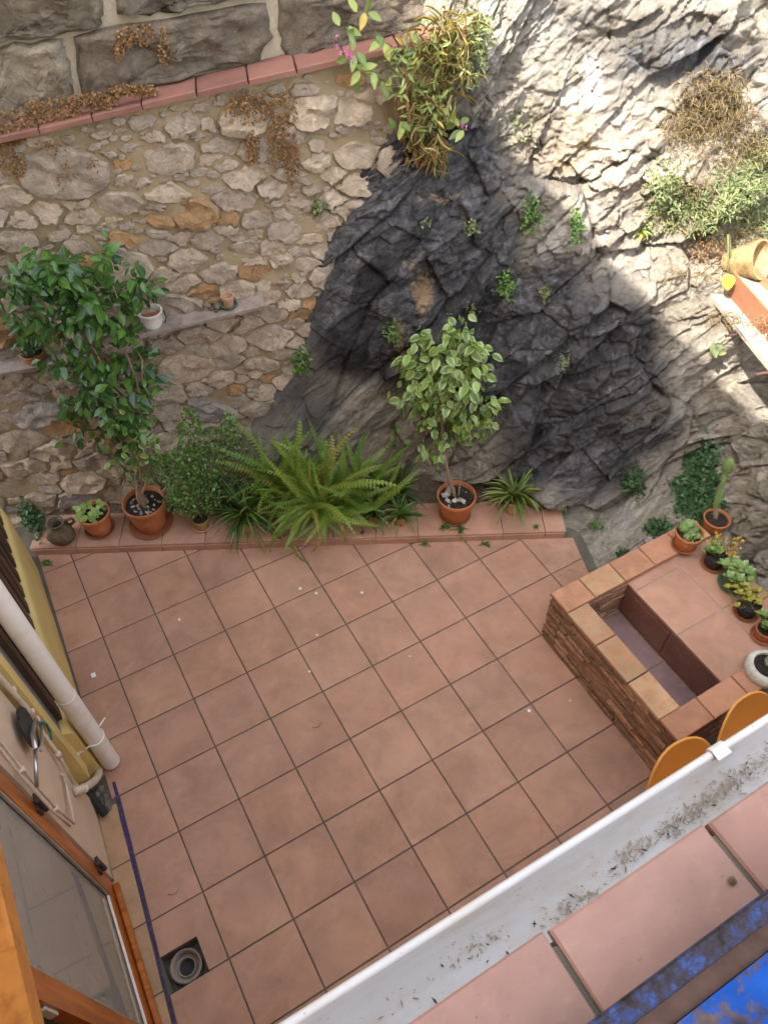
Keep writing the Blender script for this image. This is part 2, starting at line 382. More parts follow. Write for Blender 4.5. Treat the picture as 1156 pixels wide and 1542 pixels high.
MT['dark_debris'] = mat_plain('dark_debris', (0.05, 0.035, 0.025), 0.4, 40, 0.95, 0.4, 60, 0.004, 0)
MT['white_spot'] = mat_plain('white_dropping', (0.72, 0.70, 0.68), 0.1, 40, 0.9, 0.2, 60, 0.002, 0)
MT['slat'] = mat_plain('dark_slat', (0.075, 0.042, 0.028), 0.35, 9, 0.55, 0.25, 50, 0.003, 0.25)
MT['grey_wall'] = mat_plain('grey_render', (0.25, 0.25, 0.265), 0.15, 6, 0.9, 0.3, 80, 0.004, 0)
MT['latch'] = mat_plain('ivory_latch', (0.55, 0.49, 0.38), 0.08, 9, 0.5, 0.05, 60, 0.001, 0)
MT['teal'] = mat_plain('teal_rag', (0.02, 0.17, 0.15), 0.2, 20, 0.8, 0.3, 60, 0.003, 0)
MT['tan_shard'] = mat_plain('old_clay', (0.36, 0.245, 0.115), 0.25, 12, 0.9, 0.5, 60, 0.008, 0, lin(60, 42, 26), 0.7)
def _wallpaint(name, c, stainc, streak=0.3):
    t = NT(name)
    cl = t.ramp(t.noise(2.2, 6, 0.6), [(0.3, c4(c, 0.86)), (0.7, c4(c, 1.08))])
    cl = t.mix(t.ramp(t.noise(5, 8, 0.7, 0, None, (1, 1, 0.25)), [(0.52, t.gr(0)), (0.75, t.gr(streak))]), cl, stainc)
    z = t.sep()[2]
    e = t.math('ADD', t.math('MULTIPLY', z, 9.0), t.math('MULTIPLY', t.noise(9, 6, 0.7), 1.1))
    cl = t.mix(t.ramp(e, [(0.72, t.gr(0.9)), (0.95, t.gr(0))]), cl, lin(140, 130, 105))
    t.col(cl); t.rough(0.85, 0.2); b = t.bump(t.noise(7, 4), 0.3, 0.01); t.bump(t.noise(120, 5, 0.6), 0.3, 0.003, b); return t.m
MT['yellow'] = _wallpaint('yellow_paint', (0.66, 0.49, 0.19), lin(176, 140, 78))
MT['cream'] = _wallpaint('cream_paint', (0.63, 0.47, 0.34), lin(200, 168, 128), 0.2)
def _door():
    t = NT('varnished_pine')
    w = t.noise(3.5, 6, 0.6, 1.2, None, (1, 6, 0.6))
    cl = t.ramp(w, [(0.25, lin(128, 66, 18)), (0.55, lin(176, 98, 32)), (0.8, lin(200, 122, 48))])
    t.col(cl); t.rough(0.3, 0.5); t.bump(w, 0.12, 0.004); return t.m
MT['pine'] = _door()
MT['pine_light'] = mat_plain('orange_varnish', (0.50, 0.19, 0.035), 0.2, 9, 0.35, 0.08, 30, 0.003, 0, lin(120, 60, 20), 0.5)
def _glass():
    t = NT('door_glass')
    t.n.remove(t.p)
    g = t.n.new('ShaderNodeBsdfGlossy'); g.inputs['Roughness'].default_value = 0.02; g.inputs['Color'].default_value = (0.9, 0.92, 0.9, 1)
    tr = t.n.new('ShaderNodeBsdfTransparent'); tr.inputs[0].default_value = (0.86, 0.88, 0.86, 1)
    fr = t.n.new('ShaderNodeFresnel'); fr.inputs['IOR'].default_value = 3.0
    mx = t.n.new('ShaderNodeMixShader'); t.l.new(fr.outputs[0], mx.inputs[0]); t.l.new(tr.outputs[0], mx.inputs[1]); t.l.new(g.outputs[0], mx.inputs[2])
    df = t.n.new('ShaderNodeBsdfDiffuse'); df.inputs[0].default_value = (0.62, 0.58, 0.50, 1); m2 = t.n.new('ShaderNodeMixShader')  # pale diffuse mixed in to imitate a bright reflection on the pane
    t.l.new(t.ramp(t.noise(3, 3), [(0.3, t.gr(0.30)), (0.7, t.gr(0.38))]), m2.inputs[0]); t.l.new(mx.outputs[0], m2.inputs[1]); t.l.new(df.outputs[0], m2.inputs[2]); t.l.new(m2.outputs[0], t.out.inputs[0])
    return t.m
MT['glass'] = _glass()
def _gutter():
    t = NT('gutter_white')
    cl = t.ramp(t.noise(4, 5), [(0.3, c4((0.50, 0.49, 0.48))), (0.7, c4((0.58, 0.57, 0.56)))])
    cl = t.mix(t.ramp(t.noise(9, 9, 0.75, 0, None, (0.6, 1.4, 1.4)), [(0.47, t.gr(0)), (0.72, t.gr(0.6))]), cl, lin(176, 156, 130))
    cl = t.mix(t.ramp(t.noise(120, 2), [(0.69, t.gr(0)), (0.74, t.gr(0.6))]), cl, lin(110, 92, 74))
    t.col(cl); t.rough(0.45, 0.4); return t.m
MT['gutter'] = _gutter()
def _blue():
    t = NT('peeling_blue_paint')
    cl = t.ramp(t.noise(9, 5), [(0.3, c4((0.008, 0.045, 0.21))), (0.7, c4((0.014, 0.085, 0.36)))])
    m = t.ramp(t.noise(16, 9, 0.72), [(0.50, t.gr(0)), (0.58, t.gr(1))])
    cl = t.mix(m, cl, t.ramp(t.noise(30, 5), [(0.3, lin(48, 40, 44)), (0.7, lin(104, 88, 82))]))
    t.col(cl); t.rough(0.9, 0.12); t.bump(m, 0.3, 0.003); return t.m
MT['blue'] = _blue()
def _rust():
    t = NT('rusty_blue_rim')
    cl = t.ramp(t.noise(40, 8, 0.75), [(0.38, lin(34, 26, 27)), (0.5, lin(56, 50, 60)), (0.57, lin(44, 62, 112)), (0.7, lin(84, 98, 140))])
    t.col(cl); t.rough(0.7, 0.3); t.bump(t.noise(60, 8, 0.7), 0.8, 0.01); return t.m
MT['rust_rim'] = _rust()
def _rock():
    t = NT('limestone_rock')
    st = t.attr('stain'); wm = t.attr('warm'); fc = t.attr('cell')
    big = t.noise(2.2, 8, 0.65, 0.6); fine = t.noise(15, 12, 0.78, 1.0); gran = t.noise(45, 10, 0.78)
    light = t.ramp(fine, [(0.27, (0.07, 0.06, 0.05, 1)), (0.38, (0.19, 0.17, 0.147, 1)), (0.52, (0.31, 0.286, 0.25, 1)), (0.66, (0.41, 0.385, 0.345, 1)), (0.8, (0.56, 0.54, 0.505, 1))])
    light = t.mix(t.ramp(big, [(0.50, t.gr(0)), (0.66, t.gr(0.75))]), light, t.ramp(gran, [(0.3, (0.13, 0.127, 0.126, 1)), (0.5, (0.24, 0.235, 0.236, 1)), (0.7, (0.42, 0.415, 0.42, 1))]))
    light = t.mix(t.ramp(t.noise(70, 4, 0.7), [(0.62, t.gr(0)), (0.7, t.gr(0.7))]), light, (0.05, 0.045, 0.04, 1))
    light = t.mix(t.math('MULTIPLY', wm, t.ramp(gran, [(0.35, t.gr(0.4)), (0.6, t.gr(1))])), light, t.ramp(fine, [(0.3, (0.20, 0.135, 0.08, 1)), (0.7, (0.46, 0.36, 0.24, 1))]))
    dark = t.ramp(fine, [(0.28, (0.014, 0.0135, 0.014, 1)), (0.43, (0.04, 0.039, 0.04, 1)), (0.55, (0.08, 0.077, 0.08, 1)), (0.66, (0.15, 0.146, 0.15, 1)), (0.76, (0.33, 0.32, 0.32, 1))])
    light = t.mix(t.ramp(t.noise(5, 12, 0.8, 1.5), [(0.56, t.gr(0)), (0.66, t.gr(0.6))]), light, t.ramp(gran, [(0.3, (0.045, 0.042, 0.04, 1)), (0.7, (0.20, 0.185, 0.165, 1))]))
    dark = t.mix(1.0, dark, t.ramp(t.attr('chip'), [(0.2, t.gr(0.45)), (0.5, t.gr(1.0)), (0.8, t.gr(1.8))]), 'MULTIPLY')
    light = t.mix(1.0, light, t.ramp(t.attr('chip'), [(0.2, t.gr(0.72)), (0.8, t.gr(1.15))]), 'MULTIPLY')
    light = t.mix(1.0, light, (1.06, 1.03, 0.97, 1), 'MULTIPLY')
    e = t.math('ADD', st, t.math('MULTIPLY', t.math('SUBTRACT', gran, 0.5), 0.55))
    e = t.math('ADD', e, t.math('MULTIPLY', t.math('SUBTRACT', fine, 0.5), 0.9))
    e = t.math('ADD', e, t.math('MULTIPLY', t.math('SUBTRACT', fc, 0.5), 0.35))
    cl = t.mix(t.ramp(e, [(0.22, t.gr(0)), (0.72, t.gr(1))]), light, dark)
    cl = t.mix(t.ramp(t.math('ADD', t.attr('ochre'), t.math('MULTIPLY', t.math('SUBTRACT', fine, 0.5), 2.4)), [(0.55, t.gr(0)), (0.85, t.gr(0.75))]), cl, t.ramp(fine, [(0.3, (0.22, 0.13, 0.06, 1)), (0.7, (0.46, 0.32, 0.17, 1))]))
    cl = t.mix(t.ramp(t.math('ADD', t.attr('white'), t.math('MULTIPLY', t.math('SUBTRACT', gran, 0.5), 2.0)), [(0.45, t.gr(0)), (0.85, t.gr(0.7))]), cl, (0.62, 0.60, 0.565, 1))
    cl = t.mix(1.0, cl, t.ramp(t.attr('crack'), [(0, t.gr(1)), (1, t.gr(0.35))]), 'MULTIPLY')
    t.col(cl); t.rough(0.88, 0.25)
    b = t.bump(t.noise(30, 10, 0.8, 0.6), 0.8, 0.02); t.bump(t.noise(110, 6, 0.8), 0.7, 0.006, b)
    return t.m
MT['rock'] = _rock()

G = lambda *a: lin(*a)
LM = {}
LM['ficus'] = leaf_mat('ficus_leaf', (0.014, 0.055, 0.016), (0.085, 0.19, 0.03), None, 0.28, 0.15)
LM['varieg'] = leaf_mat('variegated_leaf', (0.065, 0.14, 0.03), (0.21, 0.31, 0.06), (0.36, 0.40, 0.16), 0.36, 0.2)
LM['small'] = leaf_mat('small_leaf', (0.03, 0.095, 0.02), (0.16, 0.28, 0.05), None, 0.4, 0.2)
LM['ivy'] = leaf_mat('creeper_leaf', (0.014, 0.055, 0.018), (0.055, 0.13, 0.04), None, 0.45, 0.15)
LM['fern'] = leaf_mat('fern_leaf', (0.10, 0.20, 0.022), (0.28, 0.36, 0.055), None, 0.5, 0.28, (0.30, 0.27, 0.06))
LM['spider'] = leaf_mat('spider_leaf', (0.05, 0.125, 0.025), (0.17, 0.27, 0.055), None, 0.42, 0.2, (0.33, 0.29, 0.12))
LM['spider_l'] = leaf_mat('spider_light_leaf', (0.10, 0.20, 0.03), (0.22, 0.31, 0.07), (0.36, 0.38, 0.14), 0.42, 0.22, (0.36, 0.33, 0.13))
LM['lime'] = leaf_mat('lime_leaf', (0.17, 0.28, 0.055), (0.30, 0.38, 0.10), None, 0.45, 0.2)
LM['succ'] = leaf_mat('succulent_leaf', (0.12, 0.22, 0.055), (0.26, 0.34, 0.11), None, 0.4, 0.12)
LM['flower'] = leaf_mat('yellow_flower', (0.55, 0.30, 0.02), (0.62, 0.42, 0.04), None, 0.6, 0.2)
LM['yellowgreen'] = leaf_mat('yellow_green_leaf', (0.23, 0.21, 0.025), (0.42, 0.35, 0.05), None, 0.5, 0.2)
LM['dryivy'] = leaf_mat('dry_creeper_leaf', (0.10, 0.045, 0.018), (0.29, 0.145, 0.055), None, 0.8, 0.1)
LM['drygrass'] = leaf_mat('dry_grass', (0.17, 0.115, 0.06), (0.36, 0.275, 0.15), None, 0.8, 0.2)
LM['hang'] = leaf_mat('valerian_leaf', (0.12, 0.20, 0.06), (0.34, 0.38, 0.10), None, 0.5, 0.22, (0.45, 0.33, 0.06))
LM['straw'] = leaf_mat('straw', (0.36, 0.27, 0.11), (0.55, 0.46, 0.22), None, 0.7, 0.3)
LM['pink'] = leaf_mat('pink_flower', (0.42, 0.08, 0.25), (0.55, 0.2, 0.4), None, 0.6, 0.2)
LM['sage'] = leaf_mat('sage_leaf', (0.09, 0.125, 0.05), (0.23, 0.25, 0.10), None, 0.6, 0.2)
LM['brightyel'] = leaf_mat('bright_yellow_leaf', (0.55, 0.50, 0.02), (0.62, 0.55, 0.03), None, 0.5, 0.3)

# ------------------------------------------------------------------ leaf templates
def t_ovate(curl=0.12, fold=0.18, n=4):
    """leaf of length 1 along +y, width 1: midrib verts then rims"""
    ys = np.linspace(0, 1, n + 2); v = []; rim = []; f = []
    def w(y): return 0.5 * math.sin(math.pi * y ** 0.8) ** 0.85 if 0 < y < 1 else 0.0
    for y in ys:
        z = -curl * y * y; v.append((0, y, z)); rim.append(0.0)
    L = []; R = []
    for y in ys[1:-1]:
        z = -curl * y * y + fold * w(y)
        L.append(len(v)); v.append((-w(y), y, z)); rim.append(1.0); R.append(len(v)); v.append((w(y), y, z)); rim.append(1.0)
    m = len(ys)
    f += [(0, 1, L[0]), (0, R[0], 1)]
    for k in range(n - 1):
        f += [(k + 1, k + 2, L[k + 1]), (k + 1, L[k + 1], L[k]), (k + 1, R[k], R[k + 1]), (k + 1, R[k + 1], k + 2)]
    f += [(n, n + 1, L[-1]), (n, R[-1], n + 1)]
    return np.array(v, float), np.array(f, int), np.array(rim)
def t_blade(bend=0.6, n=6, fold=0.25):
    """strip of length ~1 along +y bending down"""
    v = []; rim = []; f = []; y = 0; z = 0; a = 0.0
    for k in range(n + 1):
        t = k / n; w = 0.5 * (0.35 + 0.65 * math.sin(math.pi * min(1, 0.25 + t * 0.75)) ** 0.7) if k < n else 0.04
        v += [(-w, y, z + fold * w), (0, y, z), (w, y, z + fold * w)]; rim += [0.9, 0, 0.9]
        a = -bend * ((k + 1) / n) ** 1.3 * 1.6; y += math.cos(a) / n; z += math.sin(a) / n
    for k in range(n):
        b = 3 * k; f += [(b, b + 1, b + 4), (b, b + 4, b + 3), (b + 1, b + 2, b + 5), (b + 1, b + 5, b + 4)]
    return np.array(v, float), np.array(f, int), np.array(rim)
T_OV = t_ovate(); T_OV2 = t_ovate(0.3, 0.1, 3); T_SM = t_ovate(0.1, 0.15, 2)
def frames(d, n):
    d = unit(d); x = unit(np.cross(d, n)); n2 = np.cross(x, d); return np.stack([x, d, n2], -1)
def leaves_mesh(name, pos, d, n, L, W, tmpl, mat):
    tv, tf, tr = tmpl; N = len(pos); Fm = frames(d, n)
    loc = tv[None] * np.stack([W, L, L], -1)[:, None, :]
    v = np.einsum('nij,nkj->nki', Fm, loc) + pos[:, None, :]
    f = tf[None] + (np.arange(N) * len(tv))[:, None, None]
    return mesh_from(name, v.reshape(-1, 3), f.reshape(-1, 3), True, {'tone': np.repeat(rng.random(N), len(tv)), 'rim': np.tile(tr, N)}, mat)
def single(tmpl, name, L, W, mat):
    tv, tf, tr = tmpl
    return mesh_from(name, tv * np.array([W, L, L]), tf, True, {'tone': np.zeros(len(tv)), 'rim': tr}, mat)
def mtx_of(p, d, n, s=1.0):
    Fm = frames(np.asarray(d)[None], np.asarray(n)[None])[0] * s
    m = Matrix.Identity(4)
    for r in range(3):
        for c in range(3): m[r][c] = Fm[r][c]
        m[r][3] = p[r]
    return m
def rdir(n): return unit(rng.normal(size=(n, 3)))

# ================================================================== LARGE STRUCTURE
S = 0.35
WTH = math.radians(-20.0)
WD = V(math.cos(WTH), math.sin(WTH), 0); WN = V(-math.sin(WTH), math.cos(WTH), 0); W0 = V(-0.0875, 0.5075, 0.0)
def onwall(u, v, off=0.0): return onplane(u, v, W0 + WN * off, WN)
LA = V(-0.126, 0.145); LB = V(3.093, -1.549); LD = unit(LB - LA); LN = V(-LD[1], LD[0]); LZ = 0.07

# ---- ground
g = MB(); g.box(-40, 40, -40, 40, -0.6, -0.4)
tag(g.build('ground', MT['concrete']), kind='structure')

# ---- patio floor with tile pieces
DX0, DX1, DY0, DY1 = -0.292, -0.104, -2.80, -2.628        # drain hole
fl = MB()
for (x0, x1, y0, y1) in ((-0.6, DX0, -3.9, 0.9), (DX1, 4.2, -3.9, 0.9), (DX0, DX1, -3.9, DY0), (DX0, DX1, DY1, 0.9)):
    fl.box(x0, x1, y0, y1, -0.25, -0.006)
floor = tag(fl.build('patio_floor', MT['grout']), kind='structure')
def clip(poly, p, n):
    out = []
    for i in range(len(poly)):
        a = np.array(poly[i]); b = np.array(poly[(i + 1) % len(poly)]); da = (a - p) @ n; db = (b - p) @ n
        if da >= 0: out.append(tuple(a))
        if da * db < 0: out.append(tuple(a + (b - a) * (da / (da - db))))
    return out
def area(p): return 0.5 * abs(sum(p[i][0] * p[(i + 1) % len(p)][1] - p[(i + 1) % len(p)][0] * p[i][1] for i in range(len(p))))
TP0 = V(-0.226, -1.669); TP1 = V(-0.325, -2.917); TN = V(-(TP0 - TP1)[1], (TP0 - TP1)[0]); TN = -TN / np.linalg.norm(TN)
if TN[0] < 0: TN = -TN
WB0 = V(-0.20, 0.19); WB1 = V(-0.238, -0.98)
WBN = V((WB0 - WB1)[1], -(WB0 - WB1)[0]); WBN = WBN / np.linalg.norm(WBN)
RE0 = V(3.16, -1.49); RE1 = V(2.99, -1.98); REN = V((RE1 - RE0)[1], -(RE1 - RE0)[0]); REN = REN / np.linalg.norm(REN)
if REN[0] > 0: REN = -REN
gap = 0.0036
tile_shared = MB().box(-S / 2 + gap, S / 2 - gap, -S / 2 + gap, S / 2 - gap, -0.016, 0.0, 0, 0.0022).mesh('tile', MT['tile'])
for i in range(-2, 10):
    for j in range(-2, 11):
        cx = (i + 0.5) * S; cy = -(j + 0.5) * S
        x0, x1, y0, y1 = i * S + gap, (i + 1) * S - gap, -(j + 1) * S + gap, -j * S - gap
        polys = [[(x0, y0), (x1, y0), (x1, y1), (x0, y1)]]
        if i == -1 and j == 7:
            tzx = lambda y: TP0[0] + TN[0] * 0.012 + (TP1[0] - TP0[0]) * (y - TP0[1]) / (TP1[1] - TP0[1])
            q = [(tzx(DY1), DY1 + .002), (DX1 + .002, DY1 + .002), (DX1 + .002, y0), (x1, y0), (x1, y1), (tzx(y1), y1)]
            MB().prism([(a - cx, b - cy) for a, b in q], -0.016, 0.0).build('tile', MT['tile'], floor, (cx, cy, 0)); continue
        full = polys[0]
        for poly in polys:
            p = poly
            p = clip(p, WB0, WBN) if cy > -1.72 else clip(p, TP0 + TN * 0.012, TN)
            if p: p = clip(p, LA - LN * 0.004, -LN)
            if p: p = clip(p, RE0, REN)
            if len(p) < 3 or area(p) < 2e-4: continue
            tz = random.uniform(-0.0008, 0.0008); rx = random.uniform(-0.0015, 0.0015); ry = random.uniform(-0.0015, 0.0015)
            if abs(area(p) - (S - 2 * gap) ** 2) < 1e-6: obj('tile', tile_shared, floor, (cx, cy, tz), (rx, ry, 0))
            else:
                q = [(a - cx, b - cy) for a, b in p]
                MB().prism(q, -0.016, 0.0, 0.0022).build('tile', MT['tile'], floor, (cx, cy, tz), (rx, ry, 0))

# ---- threshold strip between the house and the tape line
th = MB(); th.prism([(-0.60, -3.75), (-0.395, -3.75), (-0.226, -1.72), (-0.60, -1.72)], -0.02, -0.0045)
thr = tag(th.build('doorstep_strip', MT['grout']), kind='structure')
yy = -1.78
for L in (0.33, 0.33, 0.33, 0.33, 0.33, 0.33):
    a = yy; b = yy - L
    xr = lambda y: TP0[0] + (TP1[0] - TP0[0]) * (y - TP0[1]) / (TP1[1] - TP0[1]) - 0.012
    MB().prism([(-0.52, b + 0.003), (xr(b), b + 0.003), (xr(a), a - 0.003), (-0.52, a - 0.003)], -0.016, 0.0008, 0.002).build('tile', MT['tile_thr'], thr)
    yy = b
# purple tape
tp = []
for k in range(28):
    t_ = k / 27; y = -1.66 - t_ * 2.05
    x = TP0[0] + (TP1[0] - TP0[0]) * (y - TP0[1]) / (TP1[1] - TP0[1]); tp.append((x + 0.002 * math.sin(k * 1.7), y, 0.006 + 0.006 * math.exp(-((k - 4) / 4) ** 2)))
m = MB()
for k, (x, y, w) in enumerate(tp): m.v += [(x - w, y, 0.0035 + 0.002 * random.random()), (x + w, y, 0.0035 + 0.002 * random.random())]
m.f = [(2 * k, 2 * k + 2, 2 * k + 3, 2 * k + 1) for k in range(len(tp) - 1)]
tag(m.build('tape_strip', MT['tape']), 'purple tape stuck along the joint between doorstep and patio tiles', 'tape')

# ---- tiled ledge below the stone wall
ld = MB()
def lp(a, b): q = LA + LD * a + LN * b; return (q[0], q[1])
ld.prism([lp(-0.12, 0.006), lp(3.63, 0.006), lp(3.63, 0.9), lp(-0.12, 0.9)], -0.3, LZ - 0.012)
ledge = tag(ld.build('planting_ledge', MT['grout_light']), kind='structure')
a = -0.10; k = 0
while a < 3.60:
    w = 0.298; e = min(a + w, 3.62)
    MB().prism([lp(a + .0025, 0.0), lp(e - .0025, 0.0), lp(e - .0025, 0.30), lp(a + .0025, 0.30)], LZ - 0.014, LZ + random.uniform(-.0008, .0008), 0.002).build('tile', MT['tile'], ledge)
    MB().prism([lp(a + .0025, -0.006), lp(e - .0025, -0.006), lp(e - .0025, 0.006), lp(a + .0025, 0.006)], 0.002, LZ - 0.018, 0.001).build('tile', MT['tile'], ledge)
    a += w

sx_, sy_ = 150, 30; P = []
for jj in range(sy_):
    for ii in range(sx_):
        a_ = -0.1 + 3.68 * ii / (sx_ - 1); b_ = 0.285 + 0.62 * jj / (sy_ - 1); q = lp(a_, b_)
        z_ = LZ - 0.006 + 0.05 * (jj / (sy_ - 1)) ** 0.7 + 0.016 * float(fbm(np.array([[a_ * 9, b_ * 9, 0.0]]), 3, 300)[0]); P.append((q[0], q[1], z_))
F = [(jj * sx_ + ii, jj * sx_ + ii + 1, (jj + 1) * sx_ + ii + 1, (jj + 1) * sx_ + ii) for jj in range(sy_ - 1) for ii in range(sx_ - 1)]
tag(obj('soil_bed', mesh_from('soil_bed', P, F, True, None, MT['earth'])), kind='structure')

# ---- rock face: stations of a lofted cliff, then broken into slabs
ROWS = [0.0, 0.12, 0.5, 1.2, 2.0, 2.9, 3.9, 5.2]
#            foot contact            apron foot              then points at rising heights
ST = [
 [(0.55, 0.75, -0.05), (0.62, 0.80, 0.05), (0.75, 0.75, 0.5), (1.0, 0.7, 1.2), (1.4, 0.6, 2.0), (1.9, 0.45, 2.7), (2.1, 0.5, 3.6), (2.3, 0.7, 5.0)],
 [(1.02, -0.02, -0.05), (1.06, 0.02, 0.10), (1.28, -0.02, 0.42), (1.60, 0.0, 1.1), (1.88, -0.02, 1.9), (2.18, -0.10, 2.55), (2.45, 0.05, 3.5), (2.6, 0.3, 5.0)],
 [(1.52, -0.38, -0.05), (1.58, -0.36, 0.10), (1.72, -0.33, 0.6), (1.90, -0.31, 1.3), (2.10, -0.36, 2.0), (2.38, -0.44, 2.6), (2.62, -0.25, 3.5), (2.75, 0.05, 5.0)],
 [(2.10, -0.52, -0.05), (2.17, -0.48, 0.10), (2.25, -0.52, 0.6), (2.36, -0.54, 1.3), (2.50, -0.56, 2.0), (2.62, -0.56, 2.7), (2.85, -0.42, 3.6), (3.0, -0.15, 5.0)],
 [(2.48, -0.60, -0.05), (2.57, -0.56, 0.12), (2.66, -0.62, 0.6), (2.76, -0.64, 1.3), (2.84, -0.66, 2.0), (2.95, -0.66, 2.8), (3.15, -0.55, 3.7), (3.4, -0.25, 5.0)],
 [(2.76, -1.00, -0.05), (2.92, -0.96, 0.16), (3.02, -0.96, 0.6), (3.10, -0.96, 1.25), (3.18, -0.94, 1.95), (3.34, -0.88, 2.8), (3.60, -0.72, 3.8), (3.9, -0.4, 5.1)],
 [(2.93, -1.36, -0.05), (3.14, -1.32, 0.20), (3.28, -1.28, 0.6), (3.38, -1.24, 1.2), (3.52, -1.18, 1.9), (3.75, -1.06, 2.8), (4.05, -0.85, 3.8), (4.4, -0.5, 5.1)],
 [(3.12, -1.55, -0.05), (3.42, -1.50, 0.28), (3.52, -1.48, 0.6), (3.64, -1.46, 1.15), (3.84, -1.40, 1.8), (4.15, -1.28, 2.7), (4.5, -1.05, 3.7), (4.9, -0.7, 5.0)],
 [(3.02, -1.90, -0.05), (3.60, -1.74, 0.40), (3.80, -1.72, 0.75), (3.98, -1.70, 1.2), (4.24, -1.66, 1.75), (4.65, -1.56, 2.5), (5.1, -1.4, 3.4), (5.6, -1.1, 4.7)],
 [(3.05, -2.06, -0.05), (3.68, -1.98, 0.42), (3.90, -1.98, 0.8), (4.08, -2.0, 1.2), (4.36, -2.02, 1.72), (4.85, -2.0, 2.4), (5.4, -1.9, 3.2), (6.0, -1.7, 4.4)],
 [(3.50, -2.35, 0.0), (3.76, -2.30, 0.40), (3.88, -2.36, 0.8), (4.02, -2.42, 1.25), (4.30, -2.50, 1.72), (4.85, -2.6, 2.35), (5.5, -2.6, 3.1), (6.1, -2.5, 4.2)],
 [(3.45, -2.75, 0.0), (3.62, -2.70, 0.42), (3.70, -2.80, 0.85), (3.82, -2.9, 1.3), (4.10, -3.02, 1.72), (4.7, -3.2, 2.3), (5.4, -3.3, 3.0), (6.0, -3.3, 4.0)],
 [(3.20, -3.30, 0.0), (3.40, -3.25, 0.42), (3.48, -3.35, 0.85), (3.60, -3.5, 1.3), (3.90, -3.65, 1.72), (4.6, -3.9, 2.3), (5.3, -4.0, 3.0), (6.0, -4.1, 4.0)],
 [(3.00, -4.2, 0.0), (3.20, -4.2, 0.42), (3.28, -4.3, 0.85), (3.40, -4.5, 1.3), (3.70, -4.7, 1.72), (4.4, -5.0, 2.3), (5.2, -5.2, 3.0), (5.9, -5.4, 4.0)],
]
ST = np.array(ST, float)
def crom(P, t):
    """catmull-rom along axis 0; t array in [0, n-1]"""
    n = len(P); i = np.clip(np.floor(t).astype(int), 0, n - 2); f = (t - i).reshape((-1,) + (1,) * (P.ndim - 1))
    p0 = P[np.clip(i - 1, 0, n - 1)]; p1 = P[i]; p2 = P[i + 1]; p3 = P[np.clip(i + 2, 0, n - 1)]
    return 0.5 * (2 * p1 + (p2 - p0) * f + (2 * p0 - 5 * p1 + 4 * p2 - p3) * f ** 2 + (3 * p1 - p0 - 3 * p2 + p3) * f ** 3)
NU, NV = 880, 740
tu = np.linspace(0, len(ST) - 1, NU); seg = np.linalg.norm(np.diff(ST.mean(0), axis=0), axis=1)
cum = np.r_[0, np.cumsum(seg)]; tv_ = np.interp(np.linspace(0, cum[-1], NV), cum, np.arange(len(cum)))
A_ = crom(ST, tu)                                   # NU x rows x 3
B_ = crom(np.swapaxes(A_, 0, 1), tv_)               # NV x NU x 3
RP = B_.copy()
su = np.r_[0, np.cumsum(np.linalg.norm(np.diff(RP[NV // 3], axis=0), axis=1))]
sv = np.r_[0, np.cumsum(np.linalg.norm(np.diff(RP[:, NU // 2], axis=0), axis=1))]
US, VS = np.meshgrid(su, sv)
du = np.gradient(RP, axis=1); dv = np.gradient(RP, axis=0); RN = unit(np.cross(du, dv))
if (RN[NV // 2, NU // 2] @ (CAM - RP[NV // 2, NU // 2])) < 0: RN = -RN
rot = lambda x, y, a: (x * math.cos(a) + y * math.sin(a), -x * math.sin(a) + y * math.cos(a))
wx = fbm(np.stack([US * 0.9, VS * 0.9, US * 0], -1), 4, 40) * 0.06; wy = fbm(np.stack([US * 0.9, VS * 0.9, US * 0 + 5], -1), 4, 50) * 0.06
P3 = np.stack([US, VS, US * 0], -1)
fw = fbm(P3 * 7, 4, 44) * 0.03
a1 = rot(US + wx * .7, VS + wy * .7, math.radians(50))
h1, e1, r1 = facets((a1[0] + fw * .6) / 1.15, (a1[1] + fw * .6) / 0.42, 3)
a2 = rot(US + wx * 0.5, VS + wy * 0.5, math.radians(58))
h2, e2, r2 = facets((a2[0] + fw * .6) / 0.60, (a2[1] - fw * .6) / 0.19, 21)
a3 = rot(US + wx * 0.4, VS + wy * 0.4, math.radians(40))
h3, e3, r3 = facets((a3[0] + fw * .5) / 0.24, (a3[1] + fw * .5) / 0.115, 61)
a4 = rot(US, VS, math.radians(60)); f4 = fbm(P3 * 25, 3, 47) * 0.012
h4, e4, r4 = facets((a4[0] + f4) / 0.10, (a4[1] + f4) / 0.055, 161)
a6 = rot(US, VS, math.radians(-28)); h6, e6, r6 = facets((a6[0] + fw * .4) / 0.7, (a6[1] + fw * .4) / 0.30, 361)
h5, e5, r5 = facets((US + f4) / 0.045, (VS - f4) / 0.034, 261)
mA = np.clip(fbm(P3 * 1.6, 3, 101) * 2.2 + 0.5, 0, 1); mB = np.clip(fbm(P3 * 2.1, 3, 111) * 2.4 + 0.45, 0, 1)
